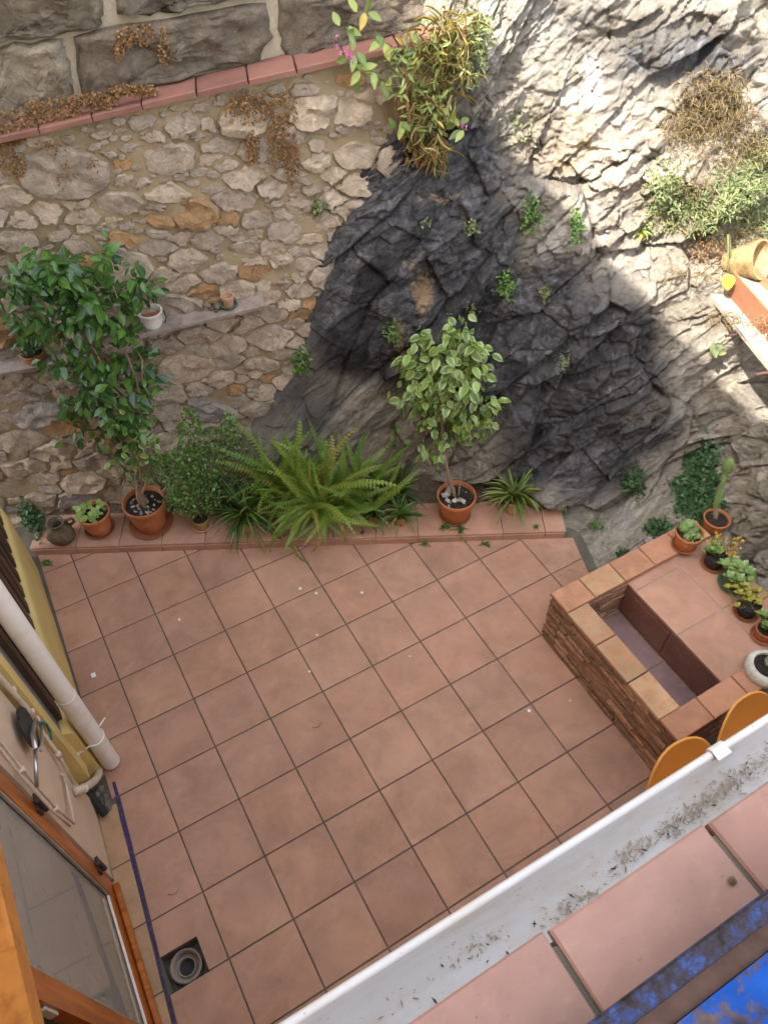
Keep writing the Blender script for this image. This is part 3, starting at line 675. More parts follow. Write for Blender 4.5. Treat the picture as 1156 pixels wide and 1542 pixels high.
# overlapping bedding plates: saw-tooth steps across a slanted direction
qd = rot(US + wx * 0.9, VS + wy * 0.9, math.radians(47))
lev = qd[1] / 0.21 + fbm(P3 * 1.3, 4, 121) * 0.9; saw = lev - np.floor(lev); saw = np.where(saw < 0.9, saw / 0.9, (1 - saw) / 0.1)
lev2 = rot(US, VS, math.radians(62))[1] / 0.075 + fbm(P3 * 2.3, 4, 131) * 1.2; saw2 = lev2 - np.floor(lev2); saw2 = np.where(saw2 < 0.85, saw2 / 0.85, (1 - saw2) / 0.15)
big = fbm(P3 * 1.1, 3, 70); md = ridged(P3 * 3.4, 6, 80); sm = fbm(P3 * 12, 6, 90, 0.62)
zz = RP[..., 2]
rightw = np.clip((tu - 8.2) / 1.2, 0, 1)[None, :] * np.ones_like(US)
amp = 1 - 0.6 * np.clip(rightw - 0.1, 0, 1) * np.clip((2.0 - zz) / 0.6, 0, 1)
upz = np.clip((zz - 1.7) / 0.7, 0, 1)
disp = 0.06 * big + (0.17 - 0.05 * upz) * h1 * amp + 0.085 * h2 * amp * (0.40 + 0.60 * mA) + 0.036 * h3 * (0.3 + 0.7 * mB) * (1 + 0.7 * upz) + 0.016 * h4 * (0.35 + 0.65 * mA * mB * 2).clip(0, 1) * (1 + 1.1 * upz) + 0.006 * h5 * (1 + .6 * upz) + 0.006 * (md - 0.6) * (1 + upz) + 0.006 * sm
disp = disp + 0.05 * h6 * amp * (1 - mA)
disp = disp - (np.exp(-(e1 / 0.03) ** 2) * 0.04 * (mB * (1 - .6 * upz)) + np.exp(-(e2 / 0.04) ** 2) * 0.018 * amp * mA)
# keep it tucked against the rubble wall where it emerges, and flat at the foot
fade = np.clip((VS - 0.02) / 0.25, 0.15, 1)
leftf = np.clip((tu - 0.8) / 2.6, 0.2, 1)[None, :]
disp = disp * fade * leftf
RP = RP + RN * disp[..., None]
du = np.gradient(RP, axis=1); dv = np.gradient(RP, axis=0); RN2 = unit(np.cross(du, dv))
if (RN2[NV // 2, NU // 2] @ (CAM - RP[NV // 2, NU // 2])) < 0: RN2 = -RN2
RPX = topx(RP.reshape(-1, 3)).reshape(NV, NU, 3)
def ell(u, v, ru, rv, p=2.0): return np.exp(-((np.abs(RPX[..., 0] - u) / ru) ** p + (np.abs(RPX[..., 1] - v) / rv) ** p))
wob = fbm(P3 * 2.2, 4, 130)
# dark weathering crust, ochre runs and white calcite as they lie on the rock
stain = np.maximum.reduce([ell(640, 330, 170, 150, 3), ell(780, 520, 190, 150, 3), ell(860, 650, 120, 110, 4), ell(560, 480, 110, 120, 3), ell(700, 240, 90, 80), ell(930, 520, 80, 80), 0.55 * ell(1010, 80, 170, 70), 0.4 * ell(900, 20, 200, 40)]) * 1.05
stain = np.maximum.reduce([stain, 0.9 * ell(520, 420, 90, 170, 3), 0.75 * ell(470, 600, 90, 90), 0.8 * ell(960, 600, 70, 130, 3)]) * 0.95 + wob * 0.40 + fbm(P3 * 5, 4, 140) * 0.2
warm = np.maximum.reduce([0.5 * ell(830, 210, 110, 70), 0.45 * ell(1000, 300, 150, 100), 0.2 * ell(1060, 560, 90, 90), 0.55 * ell(1120, 480, 70, 60), 0.6 * ell(620, 690, 120, 50), 0.25 * ell(1120, 760, 60, 150)]) + wob * 0.3
ochre = np.maximum.reduce([ell(636, 440, 20, 45), 0.9 * ell(880, 215, 20, 28), 0.75 * ell(600, 520, 14, 60), 0.8 * ell(850, 250, 40, 14), 0.7 * ell(660, 300, 70, 18), 0.6 * ell(620, 400, 18, 26)]) + wob * 0.35
white = np.maximum.reduce([1.0 * ell(890, 130, 22, 60), 0.9 * ell(860, 150, 35, 25), 0.9 * ell(735, 60, 22, 90), 0.6 * ell(970, 250, 60, 50), 0.5 * ell(890, 700, 40, 40)]) + wob * 0.35
fidx = (np.arange(NV - 1)[:, None] * NU + np.arange(NU - 1)[None, :])
faces = np.stack([fidx, fidx + 1, fidx + NU + 1, fidx + NU], -1).reshape(-1, 4)
crack = np.clip(mB * np.exp(-(e1 / 0.02) ** 2) + 0.6 * mA * np.exp(-(e2 / 0.03) ** 2), 0, 1) * 0.5
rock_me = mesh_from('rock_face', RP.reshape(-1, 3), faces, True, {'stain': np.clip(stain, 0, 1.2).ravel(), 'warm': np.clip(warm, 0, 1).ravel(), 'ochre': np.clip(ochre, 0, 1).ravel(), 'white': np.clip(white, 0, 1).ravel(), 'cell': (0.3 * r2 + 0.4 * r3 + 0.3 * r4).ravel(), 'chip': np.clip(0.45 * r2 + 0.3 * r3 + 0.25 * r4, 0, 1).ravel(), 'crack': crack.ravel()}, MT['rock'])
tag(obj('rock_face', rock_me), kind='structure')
_rp = RP.reshape(-1, 3); _rn = RN2.reshape(-1, 3); _rx = RPX.reshape(-1, 3)
_o = np.argsort(-_rx[:, 2]); _bu = np.clip((_rx[:, 0] + 60) // 3, 0, 499).astype(int); _bv = np.clip((_rx[:, 1] + 120) // 3, 0, 599).astype(int)
_tab = np.full((500, 600), -1); _tab[_bu[_o], _bv[_o]] = _o
_sn = RN2.copy()
for _ in range(4): _sn = (_sn + np.roll(_sn, 3, 0) + np.roll(_sn, -3, 0) + np.roll(_sn, 3, 1) + np.roll(_sn, -3, 1)) / 5
_sn = unit(_sn).reshape(-1, 3)
def onrock(u, v):
    a, b = int(min(499, max(0, (u + 60) // 3))), int(min(599, max(0, (v + 120) // 3)))
    for r in range(0, 12):
        w = _tab[max(0, a - r):a + r + 1, max(0, b - r):b + r + 1]; w = w[w >= 0]
        if len(w): i = w[np.argmin(_rx[w, 2])]; break
    return _rp[i].copy(), _sn[i].copy()

# ---- rubble stone wall (each stone a piece), sloping terracotta coping on top
def wp(a, z, off=0.0): return W0 + WD * a + V(0, 0, z) + WN * off
def wa(P): return float((np.asarray(P) - W0) @ WD), float(P[2])
cA = wa(onwall(0, 208)); cB = wa(onwall(570, 78)); cslope = (cB[1] - cA[1]) / (cB[0] - cA[0])
def ctop(a): return cA[1] + (a - cA[0]) * cslope
wall = thing('stone_wall', 'rubble stone wall with tan lime mortar and sloping terracotta coping', 'wall', W0, WTH)
A0, A1 = -1.3, 2.72
na, nz = 200, 130
aa = np.linspace(A0, A1, na); GA, GT = np.meshgrid(aa, np.linspace(0, 1, nz)); GZ = -0.1 + GT * (ctop(GA) - 0.01 + 0.1)
mn = fbm(np.stack([GA * 5, GZ * 5, GA * 0], -1), 5, 5) * 0.014 + fbm(np.stack([GA * 1.1, GZ * 1.1, GA * 0], -1), 2, 9) * 0.03
front = np.stack([GA, -mn, GZ], -1).reshape(-1, 3)
fi = (np.arange(nz - 1)[:, None] * na + np.arange(na - 1)[None, :])
ff = np.stack([fi, fi + 1, fi + na + 1, fi + na], -1).reshape(-1, 4)
obj('mortar', mesh_from('mortar', front, ff, True, None, MT['mortar']), wall)
bk = MB(); bk.add([(A0, 0.04, -0.1), (A1, 0.04, -0.1), (A1, 0.30, -0.1), (A0, 0.30, -0.1), (A0, 0.04, ctop(A0) - 0.03), (A1, 0.04, ctop(A1) - 0.03), (A1, 0.30, ctop(A1) - 0.03), (A0, 0.30, ctop(A0) - 0.03)], [(3, 2, 1, 0), (4, 5, 6, 7), (0, 1, 5, 4), (1, 2, 6, 5), (2, 3, 7, 6), (3, 0, 4, 7)])
bk.build('core', MT['mortar'], wall)
def msurf(a, z):
    p = np.array([[a * 5, z * 5, 0]]); q = np.array([[a * 1.1, z * 1.1, 0]])
    return float(fbm(p, 5, 5)[0] * 0.014 + fbm(q, 2, 9)[0] * 0.03)
OCC = np.zeros((360, 480), bool); OZ0 = -0.1; cell = 0.01
def outline(a, z, ha, hz, rot_):
    K = random.choice((5, 6, 6, 7, 8)); ang = sorted([(k + random.uniform(-0.32, 0.32)) / K * 2 * math.pi for k in range(K)])
    cor = []
    for t_ in ang:
        r_ = random.uniform(0.88, 1.12); cor.append(np.array([math.copysign(abs(math.cos(t_)) ** 0.8, math.cos(t_)) * ha * r_, math.copysign(abs(math.sin(t_)) ** 0.8, math.sin(t_)) * hz * r_]))
    pts = []
    for k in range(K):
        p, q = cor[k], cor[(k + 1) % K]
        for s_ in (0, 0.25, 0.5, 0.75): pts.append(p + (q - p) * s_ + (np.array([random.gauss(0, 1), random.gauss(0, 1)]) * 0.075 * min(ha, hz) if s_ else 0))
    c, s_ = math.cos(rot_), math.sin(rot_)
    return np.array([(a + p[0] * c - p[1] * s_, z + p[0] * s_ + p[1] * c) for p in pts])
def rast(poly):
    x = (poly[:, 0] - A0) / cell; y = (poly[:, 1] - OZ0) / cell
    x0, x1, y0, y1 = int(max(0, x.min())), int(min(479, x.max() + 1)), int(max(0, y.min())), int(min(359, y.max() + 1))
    if x1 <= x0 or y1 <= y0: return None
    gx, gy = np.meshgrid(np.arange(x0, x1) + 0.5, np.arange(y0, y1) + 0.5); ins = np.zeros(gx.shape, bool)
    n = len(x)
    for i in range(n):
        j = (i - 1) % n
        c = ((y[i] > gy) != (y[j] > gy)) & (gx < (x[j] - x[i]) * (gy - y[i]) / (y[j] - y[i] + 1e-9) + x[i]); ins ^= c
    return (slice(y0, y1), slice(x0, x1)), ins
MAN = [(99,259,62,46,0),(195,244,28,11,0),(254,236,42,26,0),(272,187,42,11,0),(470,166,21,34,0),(529,169,30,15,0),(496,213,27,12,0),(535,231,31,24,0),(477,241,22,15,0),(296,267,26,15,0),(340,249,14,7,0),(363,267,34,16,0),(410,280,21,10,0),(179,304,32,20,0),(249,291,24,14,0),(226,337,29,28,2),(291,322,30,27,1),(187,358,11,14,1),(114,358,52,19,0),(26,358,30,19,0),(13,293,15,23,0),(31,327,22,9,0),(358,374,31,22,0),(311,361,25,13,0),(283,391,42,12,0),(451,311,19,12,0),(431,348,20,20,0),(522,314,17,16,0),(462,285,32,11,0),(545,272,31,20,0),(387,330,25,12,0),(358,300,34,15,0),(407,374,15,11,0),(490,374,20,14,0),(425,390,22,7,0),(333,411,29,9,0),(383,411,22,12,1),(424,428,14,5,0),(452,436,17,18,0),(458,397,20,13,0),(376,488,22,9,0),(411,471,19,11,0),(454,473,14,9,1),(404,508,31,18,0),(426,533,19,9,0),(277,553,37,24,0),(331,571,20,9,0),(389,553,30,14,0),(259,618,22,15,0),(313,622,25,17,2),(268,458,27,18,0),(346,588,20,7,1),(160,262,10,14,0),(300,205,10,6,0),(215,272,9,7,0),(345,330,12,8,1),(55,410,34,20,0),(35,450,28,16,0),(60,620,34,22,2),(30,660,30,18,0),(95,640,22,16,1),(25,600,24,14,0),(40,700,26,16,0),(140,690,24,12,0),(335,480,26,12,0),(300,500,26,14,0),(345,520,24,13,0),(440,500,16,10,0),(395,590,22,9,0)]
stones = []
STX = 1.75                                        # stones are wider than tall
seeds = []                                        # (x/STX, z, r, tone)
def tryseed(a, z, r, k, f=0.95):
    x = a / STX
    for (x2, z2, r2, _) in seeds:
        if (x - x2) ** 2 + (z - z2) ** 2 < ((r + r2) * f) ** 2: return False
    seeds.append((x, z, r, k)); return True
for (u, v, ru, rv, k) in MAN:
    P = onwall(u, v); a, z = wa(P); sc_u = np.linalg.norm(onwall(u + 1, v) - P); sc_v = np.linalg.norm(onwall(u, v + 1) - P)
    tryseed(a, z, math.sqrt(ru * sc_u / STX * rv * sc_v), k, 0.72)
for (n_, lo, hi) in ((2500, .075, .10), (5000, .052, .075), (9000, .036, .05), (9000, .022, .034)):
    for _ in range(n_):
        a = random.uniform(-0.95, 2.65); z = random.uniform(0.03, 3.0)
        if z > ctop(a) - 0.04: continue
        r_ = random.random(); tryseed(a, z, random.uniform(lo, hi), 1 if r_ < .07 else (2 if r_ < .14 else 0))
SX = np.array([(q[0], q[1]) for q in seeds]); SR = np.array([q[2] for q in seeds])
for i_, (x, z, r, k) in enumerate(seeds):
    poly = [(x - .35, z - .35), (x + .35, z - .35), (x + .35, z + .35), (x - .35, z + .35)]
    d = np.hypot(SX[:, 0] - x, SX[:, 1] - z); nb = np.argsort(d)[1:26]
    for j_ in nb:
        dv_ = SX[j_] - np.array([x, z]); L = np.linalg.norm(dv_); t_ = 0.5 + (r * r - SR[j_] ** 2) / (2 * L * L)
        poly = clip(poly, np.array([x, z]) + dv_ * t_, -dv_ / L)
        if len(poly) < 3: break
    if len(poly) < 3: continue
    # limit over-wide cells, then leave an uneven joint and break up the edges
    c = np.array([x, z]); pl = []
    for p in poly:
        dd = np.array(p) - c; L = np.linalg.norm(dd); pl.append(c + dd * min(1, 2.0 * r / max(L, 1e-6)))
    up = max(0, 1 - (ctop(x * STX) - z) / 0.8); jn = random.uniform(.0030, .0085) + up * random.uniform(0, .006)
    q = np.array([(p[0] * STX, p[1]) for p in pl]); cc = q.mean(0); qq = []
    for p in q:
        dd = p - cc; L = np.linalg.norm(dd); qq.append(cc + dd * max(.35, 1 - jn * 1.5 / max(L, 1e-4)))
    pts = []; m_ = len(qq); per = sum(np.linalg.norm(qq[a] - qq[(a + 1) % m_]) for a in range(m_))
    for a in range(m_):
        p0_, p1_ = qq[a], qq[(a + 1) % m_]; el_ = np.linalg.norm(p1_ - p0_); ns = max(1, int(round(26 * el_ / per)))
        nrm_ = np.array([p1_[1] - p0_[1], p0_[0] - p1_[0]]) / max(el_, 1e-6); bow = random.uniform(-.07, .06) * el_
        for b in range(ns):
            s_ = b / ns; pts.append(p0_ + (p1_ - p0_) * s_ + nrm_ * (bow * math.sin(math.pi * s_) + (random.gauss(0, .0055) if b else 0)) - (0 if b else 1) * (p0_ - cc) * random.uniform(-.03, .09))
    pts = np.array(pts)
    if area([tuple(p) for p in pts]) < 2.5e-4 or (pts[:, 1] - ctop(pts[:, 0])).max() > -.012: continue
    if up > .3 and random.random() < .10: continue
    if random.random() < .03: continue
    stones.append((pts, k, float(area([tuple(p) for p in pts]))))
for st_ in stones:
    r_ = rast(st_[0])
    if r_: OCC[r_[0]] |= r_[1]
for (n_, lo, hi) in ((2500, .06, .10), (5000, .035, .06), (5000, .018, .034)):
    for _ in range(n_):
        a = random.uniform(-0.95, 2.65); z = random.uniform(0.05, 2.9); ha = random.uniform(lo, hi); hz = ha * random.uniform(.35, .7)
        if z + hz > ctop(a) - .02: continue
        o_ = outline(a, z, ha, hz, random.uniform(-.25, .3)); r_ = rast(o_)
        if r_ is None or (OCC[r_[0]] & r_[1]).any(): continue
        OCC[r_[0]] |= r_[1]; stones.append((o_, 1 if random.random() < .07 else 0, float(area([tuple(p) for p in o_]))))
def stone_geo(poly):
    c = poly.mean(0); n = len(poly); sz = math.sqrt(area([tuple(p) for p in poly]))
    h = min(0.032, 0.006 + 0.13 * sz * random.uniform(0.25, 1.15)); tx, tz_ = random.uniform(-0.22, 0.22), random.uniform(-0.25, 0.15)
    m0 = msurf(c[0], c[1]); P = []; F = []
    rings = [(1.03, -0.012), (0.995, 0.55 * h), (0.94, 0.95 * h), (0.7, 1.0 * h), (0.36, 1.05 * h)]
    sd = random.randrange(1000)
    for s_, hh in rings:
        q = (poly - c) * s_
        nn = vnoise(np.stack([(q[:, 0] + c[0]) * 17, (q[:, 1] + c[1]) * 17, np.full(n, sd * 1.0)], -1), sd) * h * 0.75
        for k in range(n):
            y = -(m0 + hh + (nn[k] if hh > 0 else 0) + (tx * q[k, 0] + tz_ * q[k, 1]) * (1 if hh > 0 else 0.3)); P.append((q[k, 0], y, q[k, 1]))
    P.append((0, -(m0 + h), 0)); R = len(rings)
    for r_ in range(R - 1):
        for k in range(n): F.append((r_ * n + k, r_ * n + (k + 1) % n, (r_ + 1) * n + (k + 1) % n, (r_ + 1) * n + k))
    for k in range(n): F.append(((R - 1) * n + k, (R - 1) * n + (k + 1) % n, R * n))
    RIM = sum([[r_] * n for r_ in (1.0, 0.75, 0.45, 0.1, 0.0)], []) + [0.0]
    return P, F, c, RIM
MK = [MT['stone'], MT['stone_orange'], MT['stone_blue']]
vis = []
for st_ in stones:
    c = st_[0].mean(0); q = topx(wp(c[0], c[1]))[0]
    vis.append((-10 < q[0] < 620 and 60 < q[1] < 800))
order = sorted(range(len(stones)), key=lambda i: -(stones[i][2] if vis[i] else stones[i][2] * 0.02))
rest = MB()
for r_, i in enumerate(order):
    P, F, c, RM = stone_geo(stones[i][0])
    if r_ < 298: obj('stone', autosmooth(mesh_from('stone', P, F, True, {'rim': RM}, MK[stones[i][1]]), 30), wall, (c[0], 0, c[1]))
    else: rest.add([(p[0] + c[0], p[1], p[2] + c[1]) for p in P], F)
tag(rest.build('small_stones', MT['stone'], wall, smooth=True), kind='stuff')
# coping tiles
edges = [wa(onwall(u, 208 - 0.228 * u, -0.05))[0] for u in (-60, 60, 140, 215, 297, 375, 447, 520, 600)]
edges = [edges[0] - 0.8, edges[0] - 0.4] + edges + [edges[-1] + 0.36]
ca_ = math.atan(cslope)
for k in range(len(edges) - 1):
    L = (edges[k + 1] - edges[k]) / math.cos(ca_) - 0.006; a = edges[k] + 0.003
    o = MB().box(0, L, -0.065, 0.125, 0, 0.028, 0.0015, 0.005).build('coping_tile', MT['coping'], wall, (a, 0, ctop(a) + 0.001 + random.uniform(0, .006)), (random.uniform(-0.03, 0.02), -ca_ + random.uniform(-.012, .012), 0))

# ---- neighbour's wall of large dark blocks above the coping
bw = thing('block_wall', 'wall of large dark weathered stone blocks rising behind the terracotta coping', 'wall', W0 + WN * 0.13, WTH)
na2, nz2 = 150, 60
GA, GZ = np.meshgrid(np.linspace(-1.4, 2.62, na2), np.linspace(2.2, 5.0, nz2))
mn2 = fbm(np.stack([GA * 6, GZ * 6, GA * 0], -1), 4, 15) * 0.012
fi = (np.arange(nz2 - 1)[:, None] * na2 + np.arange(na2 - 1)[None, :])
obj('mortar', mesh_from('block_mortar', np.stack([GA, -mn2, GZ], -1).reshape(-1, 3), np.stack([fi, fi + 1, fi + na2 + 1, fi + na2], -1).reshape(-1, 4), True, None, MT['mortar_pale']), bw)
MB().box(-1.4, 2.62, 0.05, 0.4, -0.05, 5.0).build('core', MT['mortar_pale'], bw)
def onbw(u, v): return wa(onwall(u, v, 0.10))
BL = [[(-60, 80), (-40, -30), (140, -25), (158, 15), (150, 45), (60, 58), (0, 62)], [(170, -40), (420, -60), (405, -5), (300, 8), (235, 22), (178, 24)],
      [(0, 72), (90, 62), (104, 95), (112, 145), (70, 185), (0, 205), (-40, 210)], [(110, 60), (150, 47), (262, 28), (402, 5), (410, 60), (392, 95), (300, 112), (180, 145), (125, 152)],
      [(424, -10), (560, -45), (690, -70), (690, 20), (600, 50), (520, 72), (430, 92), (420, 50)],
      [(-260, 95), (-60, 80), (-45, 210), (-260, 260)], [(-300, 0), (-75, -30), (-70, 60), (-300, 80)]]
for bi, b in enumerate(BL):
    q = np.array([onbw(u, v) for u, v in b]); pts = []
    for k in range(len(q)):
        p0, p1 = q[k], q[(k + 1) % len(q)]
        for s_ in np.linspace(0, 1, 5)[:-1]: pts.append(p0 + (p1 - p0) * s_ + rng.normal(size=2) * 0.006)
    poly = np.array(pts); c = poly.mean(0); n = len(poly); P = []; F = []
    rings = [(1.02, -0.02), (0.985, 0.018), (0.95, 0.035)] + [(s_, 0.045) for s_ in np.linspace(0.87, 0.06, 12)]
    for s_, hh in rings:
        qq = (poly - c) * s_; pp = np.stack([(qq[:, 0] + c[0]) * 9, (qq[:, 1] + c[1]) * 9, np.full(n, bi * 3.0)], -1)
        nn = (fbm(pp, 6, 200, 0.7) * 0.07) if hh > 0.02 else np.zeros(n)
        for k in range(n): P.append((qq[k, 0], -(hh + nn[k]), qq[k, 1]))
    R = len(rings)
    for r_ in range(R - 1):
        for k in range(n): F.append((r_ * n + k, r_ * n + (k + 1) % n, (r_ + 1) * n + (k + 1) % n, (r_ + 1) * n + k))
    F.append(tuple((R - 1) * n + k for k in range(n)))
    obj('block', mesh_from('block', P, F, True, None, MT['ashlar_sand'] if bi in (2,) else MT['ashlar']), bw, (c[0], 0, c[1]))

# ---- the house on the yellow side (its eave throws the shade over the yard)
EAVE = 6.3
lh = thing('yellow_house', 'house with low yellow plinth, dark slat screen and cream wall along the patio', 'house', (-0.3, -1.6, 0))
def LP(o): o.location = (0.3, 1.6, 0); return o
ym = MB()
# plinth with rounded top edge, slightly bulging
prof = [(-0.40, 0.0), (-0.225, 0.0), (-0.222, 0.2), (-0.222, 0.48), (-0.226, 0.56), (-0.234, 0.585), (-0.25, 0.595), (-0.40, 0.595)]
ys = np.linspace(0.19, -1.60, 24); P = []; F = []
for k, y in enumerate(ys):
    dx = -0.022 * (0.19 - y) / 1.17; round_ = 0.03 * max(0, 1 - k / 2.0) ** 2
    for x, z in prof: P.append((x + dx - (round_ if x > -0.39 else 0), y, z))
n = len(prof)
for k in range(len(ys) - 1):
    for i in range(n - 1): F.append((k * n + i, k * n + i + 1, (k + 1) * n + i + 1, (k + 1) * n + i))
F.append(tuple(range(n - 1, -1, -1))); F.append(tuple((len(ys) - 1) * n + i for i in range(n)))
me = mesh_from('plinth', P, F, True, None, MT['yellow']); autosmooth(me, 50); LP(obj('plinth', me, lh))
MB().box(-0.48, -0.305, -1.6, 0.19, 0.596, 2.5).build('screen_backing', MT['grey_wall'], lh, (0.3, 1.6, 0))
for k in range(14):
    y = 0.10 - k * 0.122
    dxs = -0.022 * (0.19 - y) / 1.17; MB().box(-0.285 + dxs, -0.248 + dxs, y - 0.036, y + 0.036, 0.615, 2.45, 0.0015, 0.003).build('slat', MT['slat'], lh, (0.3, 1.6, 0))
MB().box(-0.46, -0.26, -1.60, 0.19, 2.45, EAVE - 0.1).build('upper_wall', MT['yellow'], lh, (0.3, 1.6, 0))
MB().box(-0.372, -0.300, -1.69, -1.60, 0.22, EAVE - 0.1, 0.002, 0.006).build('pilaster', MT['yellow'], lh, (0.3, 1.6, 0))
MB().box(-0.60, -0.374, -1.74, -1.60, 0.0, EAVE - 0.1).build('side_wall', MT['yellow'], lh, (0.3, 1.6, 0))
# cream wall: slightly worn lower edge
cw = MB(); cw.prism([(-0.7, -1.735), (-0.352, -1.735), (-0.378, -2.17), (-0.7, -2.17)], 0.0, EAVE - 0.1)
cw.build('cream_wall', MT['cream'], lh, (0.3, 1.6, 0))
MB().prism([(-0.7, -2.17), (-0.378, -2.17), (-0.40, -3.25), (-0.7, -3.25)], 2.12, EAVE - 0.1).build('wall_over_door', MT['cream'], lh, (0.3, 1.6, 0))
MB().prism([(-0.7, -3.25), (-0.40, -3.25), (-0.43, -7.0), (-0.7, -7.0)], 0.0, EAVE - 0.1).build('cream_wall', MT['cream'], lh, (0.3, 1.6, 0))
MB().box(-4.4, -0.72, -7.0, 0.19, 0.0, EAVE - 0.1).build('main_block', MT['cream'], lh, (0.3, 1.6, 0))
MB().box(-4.6, -0.30, -7.1, 0.3, EAVE - 0.1, EAVE, 0.0, 0.01).build('eave', MT['terra_dark'], lh, (0.3, 1.6, 0))
MB().box(-0.56, -0.545, -3.0, -2.2, 0.02, 2.05).build('curtain', MT['white_glaze'], lh, (0.3, 1.6, 0))  # pale panel added behind the glass to brighten the pane
# interior floor seen past the open edge of the door
MB().box(-0.72, -0.42, -3.25, -2.17, 0.0, 0.012).build('sill_stone', MT['grout_light'], lh, (0.3, 1.6, 0))
# rubble and mortar at the broken foot of the wall
rb = MB()
for k in range(26):
    x = random.uniform(-0.335, -0.285); y = random.uniform(-1.80, -1.66); r = random.uniform(0.008, 0.028)
    q = rdir(1)[0]; rb.add([(x + r * a_, y + r * b_, 0.004 + abs(c_) * r * 1.3) for a_, b_, c_ in ((1, .2, .2), (-.3, .9, .1), (-.9, -.3, .2), (.2, -1, .1), (.1, .1, 1))], [(0, 1, 4), (1, 2, 4), (2, 3, 4), (3, 0, 4)])
rb.build('broken_mortar', MT['concrete'], lh, (0.3, 1.6, 0))

# ---- glazed door leaf, hung on the cream wall
XD = -0.385
dz = lambda u, v: onx(u, v, XD)[1:]
yF = -2.19; yN = -3.03; zB = 0.03; zT = 2.04
dr = thing('glazed_door', 'varnished pine door leaf with tall glass pane beside the cream wall', 'door', (XD, yF, 0), math.radians(-1.0))
st = 0.095; th_ = 0.045
stA = MB().box(-th_, 0, -st, 0, zB, zT, 0, 0.006).build('stile', MT['pine'], dr)
stB = MB().box(-th_, 0, yN - yF, yN - yF + st, zB, zT, 0, 0.006).build('stile', MT['pine'], dr)
MB().box(-th_ + .002, -.002, yN - yF + st, -st, zB, zB + 0.16, 0, 0.006).build('rail', MT['pine'], dr)
MB().box(-th_ + .002, -.002, yN - yF + st, -st, zT - 0.11, zT, 0, 0.006).build('rail', MT['pine'], dr)
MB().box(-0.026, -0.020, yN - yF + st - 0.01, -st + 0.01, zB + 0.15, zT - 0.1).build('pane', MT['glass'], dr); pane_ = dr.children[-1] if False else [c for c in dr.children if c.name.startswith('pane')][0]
for (a_, b_) in ((-st - 0.012, -st), (yN - yF + st, yN - yF + st + 0.012)):
    MB().box(-0.014, -0.004, a_, b_, zB + 0.17, zT - 0.12, 0, 0.002).build('glazing_bead', MT['grout_light'], pane_)
MB().box(-0.014, -0.004, yN - yF + st + .013, -st - .013, zB + 0.161, zB + 0.175, 0, 0.002).build('glazing_bead', MT['pvc'], pane_)
MB().box(0.001, 0.030, yN - yF + 0.02, -0.02, zB + 0.005, zB + 0.05, 0, 0.008).build('weather_bar', MT['pine'], dr)
for zz_ in (0.30, 1.15, 1.9):
    h = MB(); h.tube([(0.020, 0.004, zz_ - 0.055), (0.020, 0.004, zz_ + 0.055)], 0.013, 10); h.box(0.001, 0.012, -0.03, 0.045, zz_ - 0.03, zz_ + 0.03, 0, 0.002)
    h.tube([(0.020, 0.004, zz_ + 0.04), (0.012, 0.035, zz_ + 0.055)], 0.011, 8)
    h.build('hinge', MT['dark_iron'], stA)
for zz_ in (1.55, 0.95, 0.2):
    m = MB(); m.box(-0.036, -0.010, yN - yF - 0.012, yN - yF - 0.001, zz_ - 0.06, zz_ + 0.06, 0, 0.002); m.build('strike_plate', MT['latch'], stB)
fr = thing('door_frame', 'dark varnished pine door frame fixed in the cream wall opening', 'door frame', (-0.45, -3.12, 0))
MB().box(-0.06, 0.02, -0.05, 0.035, 0.02, 2.1, 0, 0.005).build('jamb', MT['pine'], fr)
MB().box(-0.06, 0.02, 0.90, 0.945, 0.02, 2.1, 0, 0.005).build('jamb', MT['pine'], fr)
MB().box(-0.06, 0.10, -0.1, 0.90, 2.1, 2.13, 0, 0.004).build('head', MT['pine'], fr)
# timber canopy beam over the doorway
be = thing('timber_beam', 'orange varnished timber beam projecting over the glazed door', 'beam', (-0.35, -2.9, 2.06))
MB().box(-0.028, 0.05, -0.75, 0.70, 0.0, 0.10, 0.002, 0.008).build('beam', MT['pine_light'], be)
MB().box(-0.028, 0.062, -0.75, -0.14, 0.101, 0.13, 0.002, 0.004).build('weather_board', MT['pine_light'], be)
# ---- near wing under the terrace, coping tiles, gutter
GZ_ = 2.90
nh = thing('terrace_wing', 'terrace wing of the house edged with pink terracotta coping tiles', 'house', (1.5, -3.8, 0))
NL = (-1.5, 3.8, 0)
MB().box(-0.41, 3.2, -8.0, -3.80, 0.0, GZ_ - 0.02).build('wall', MT['cream'], nh, NL)
MB().box(-0.41, 3.2, -8.0, -3.86, GZ_ - 0.02, GZ_ + 0.012).build('terrace_bed', MT['grout_dark'] if 'grout_dark' in MT else MT['grout'], nh, NL)
MB().box(-0.41, 3.2, -8.0, -3.752, GZ_ + 0.013, GZ_ + 0.027).build('grout', MT['grout'], nh, NL)
MB().box(-0.41, 3.2, -3.86, -3.742, GZ_ - 0.02, GZ_ + 0.012).build('edge_bed', MT['grout'], nh, NL)
ja = onz(1061, 1242, GZ_ + 0.03)[0]; jb = onz(823, 1405, GZ_ + 0.03)[0]; tw = ja - jb
k0 = -4
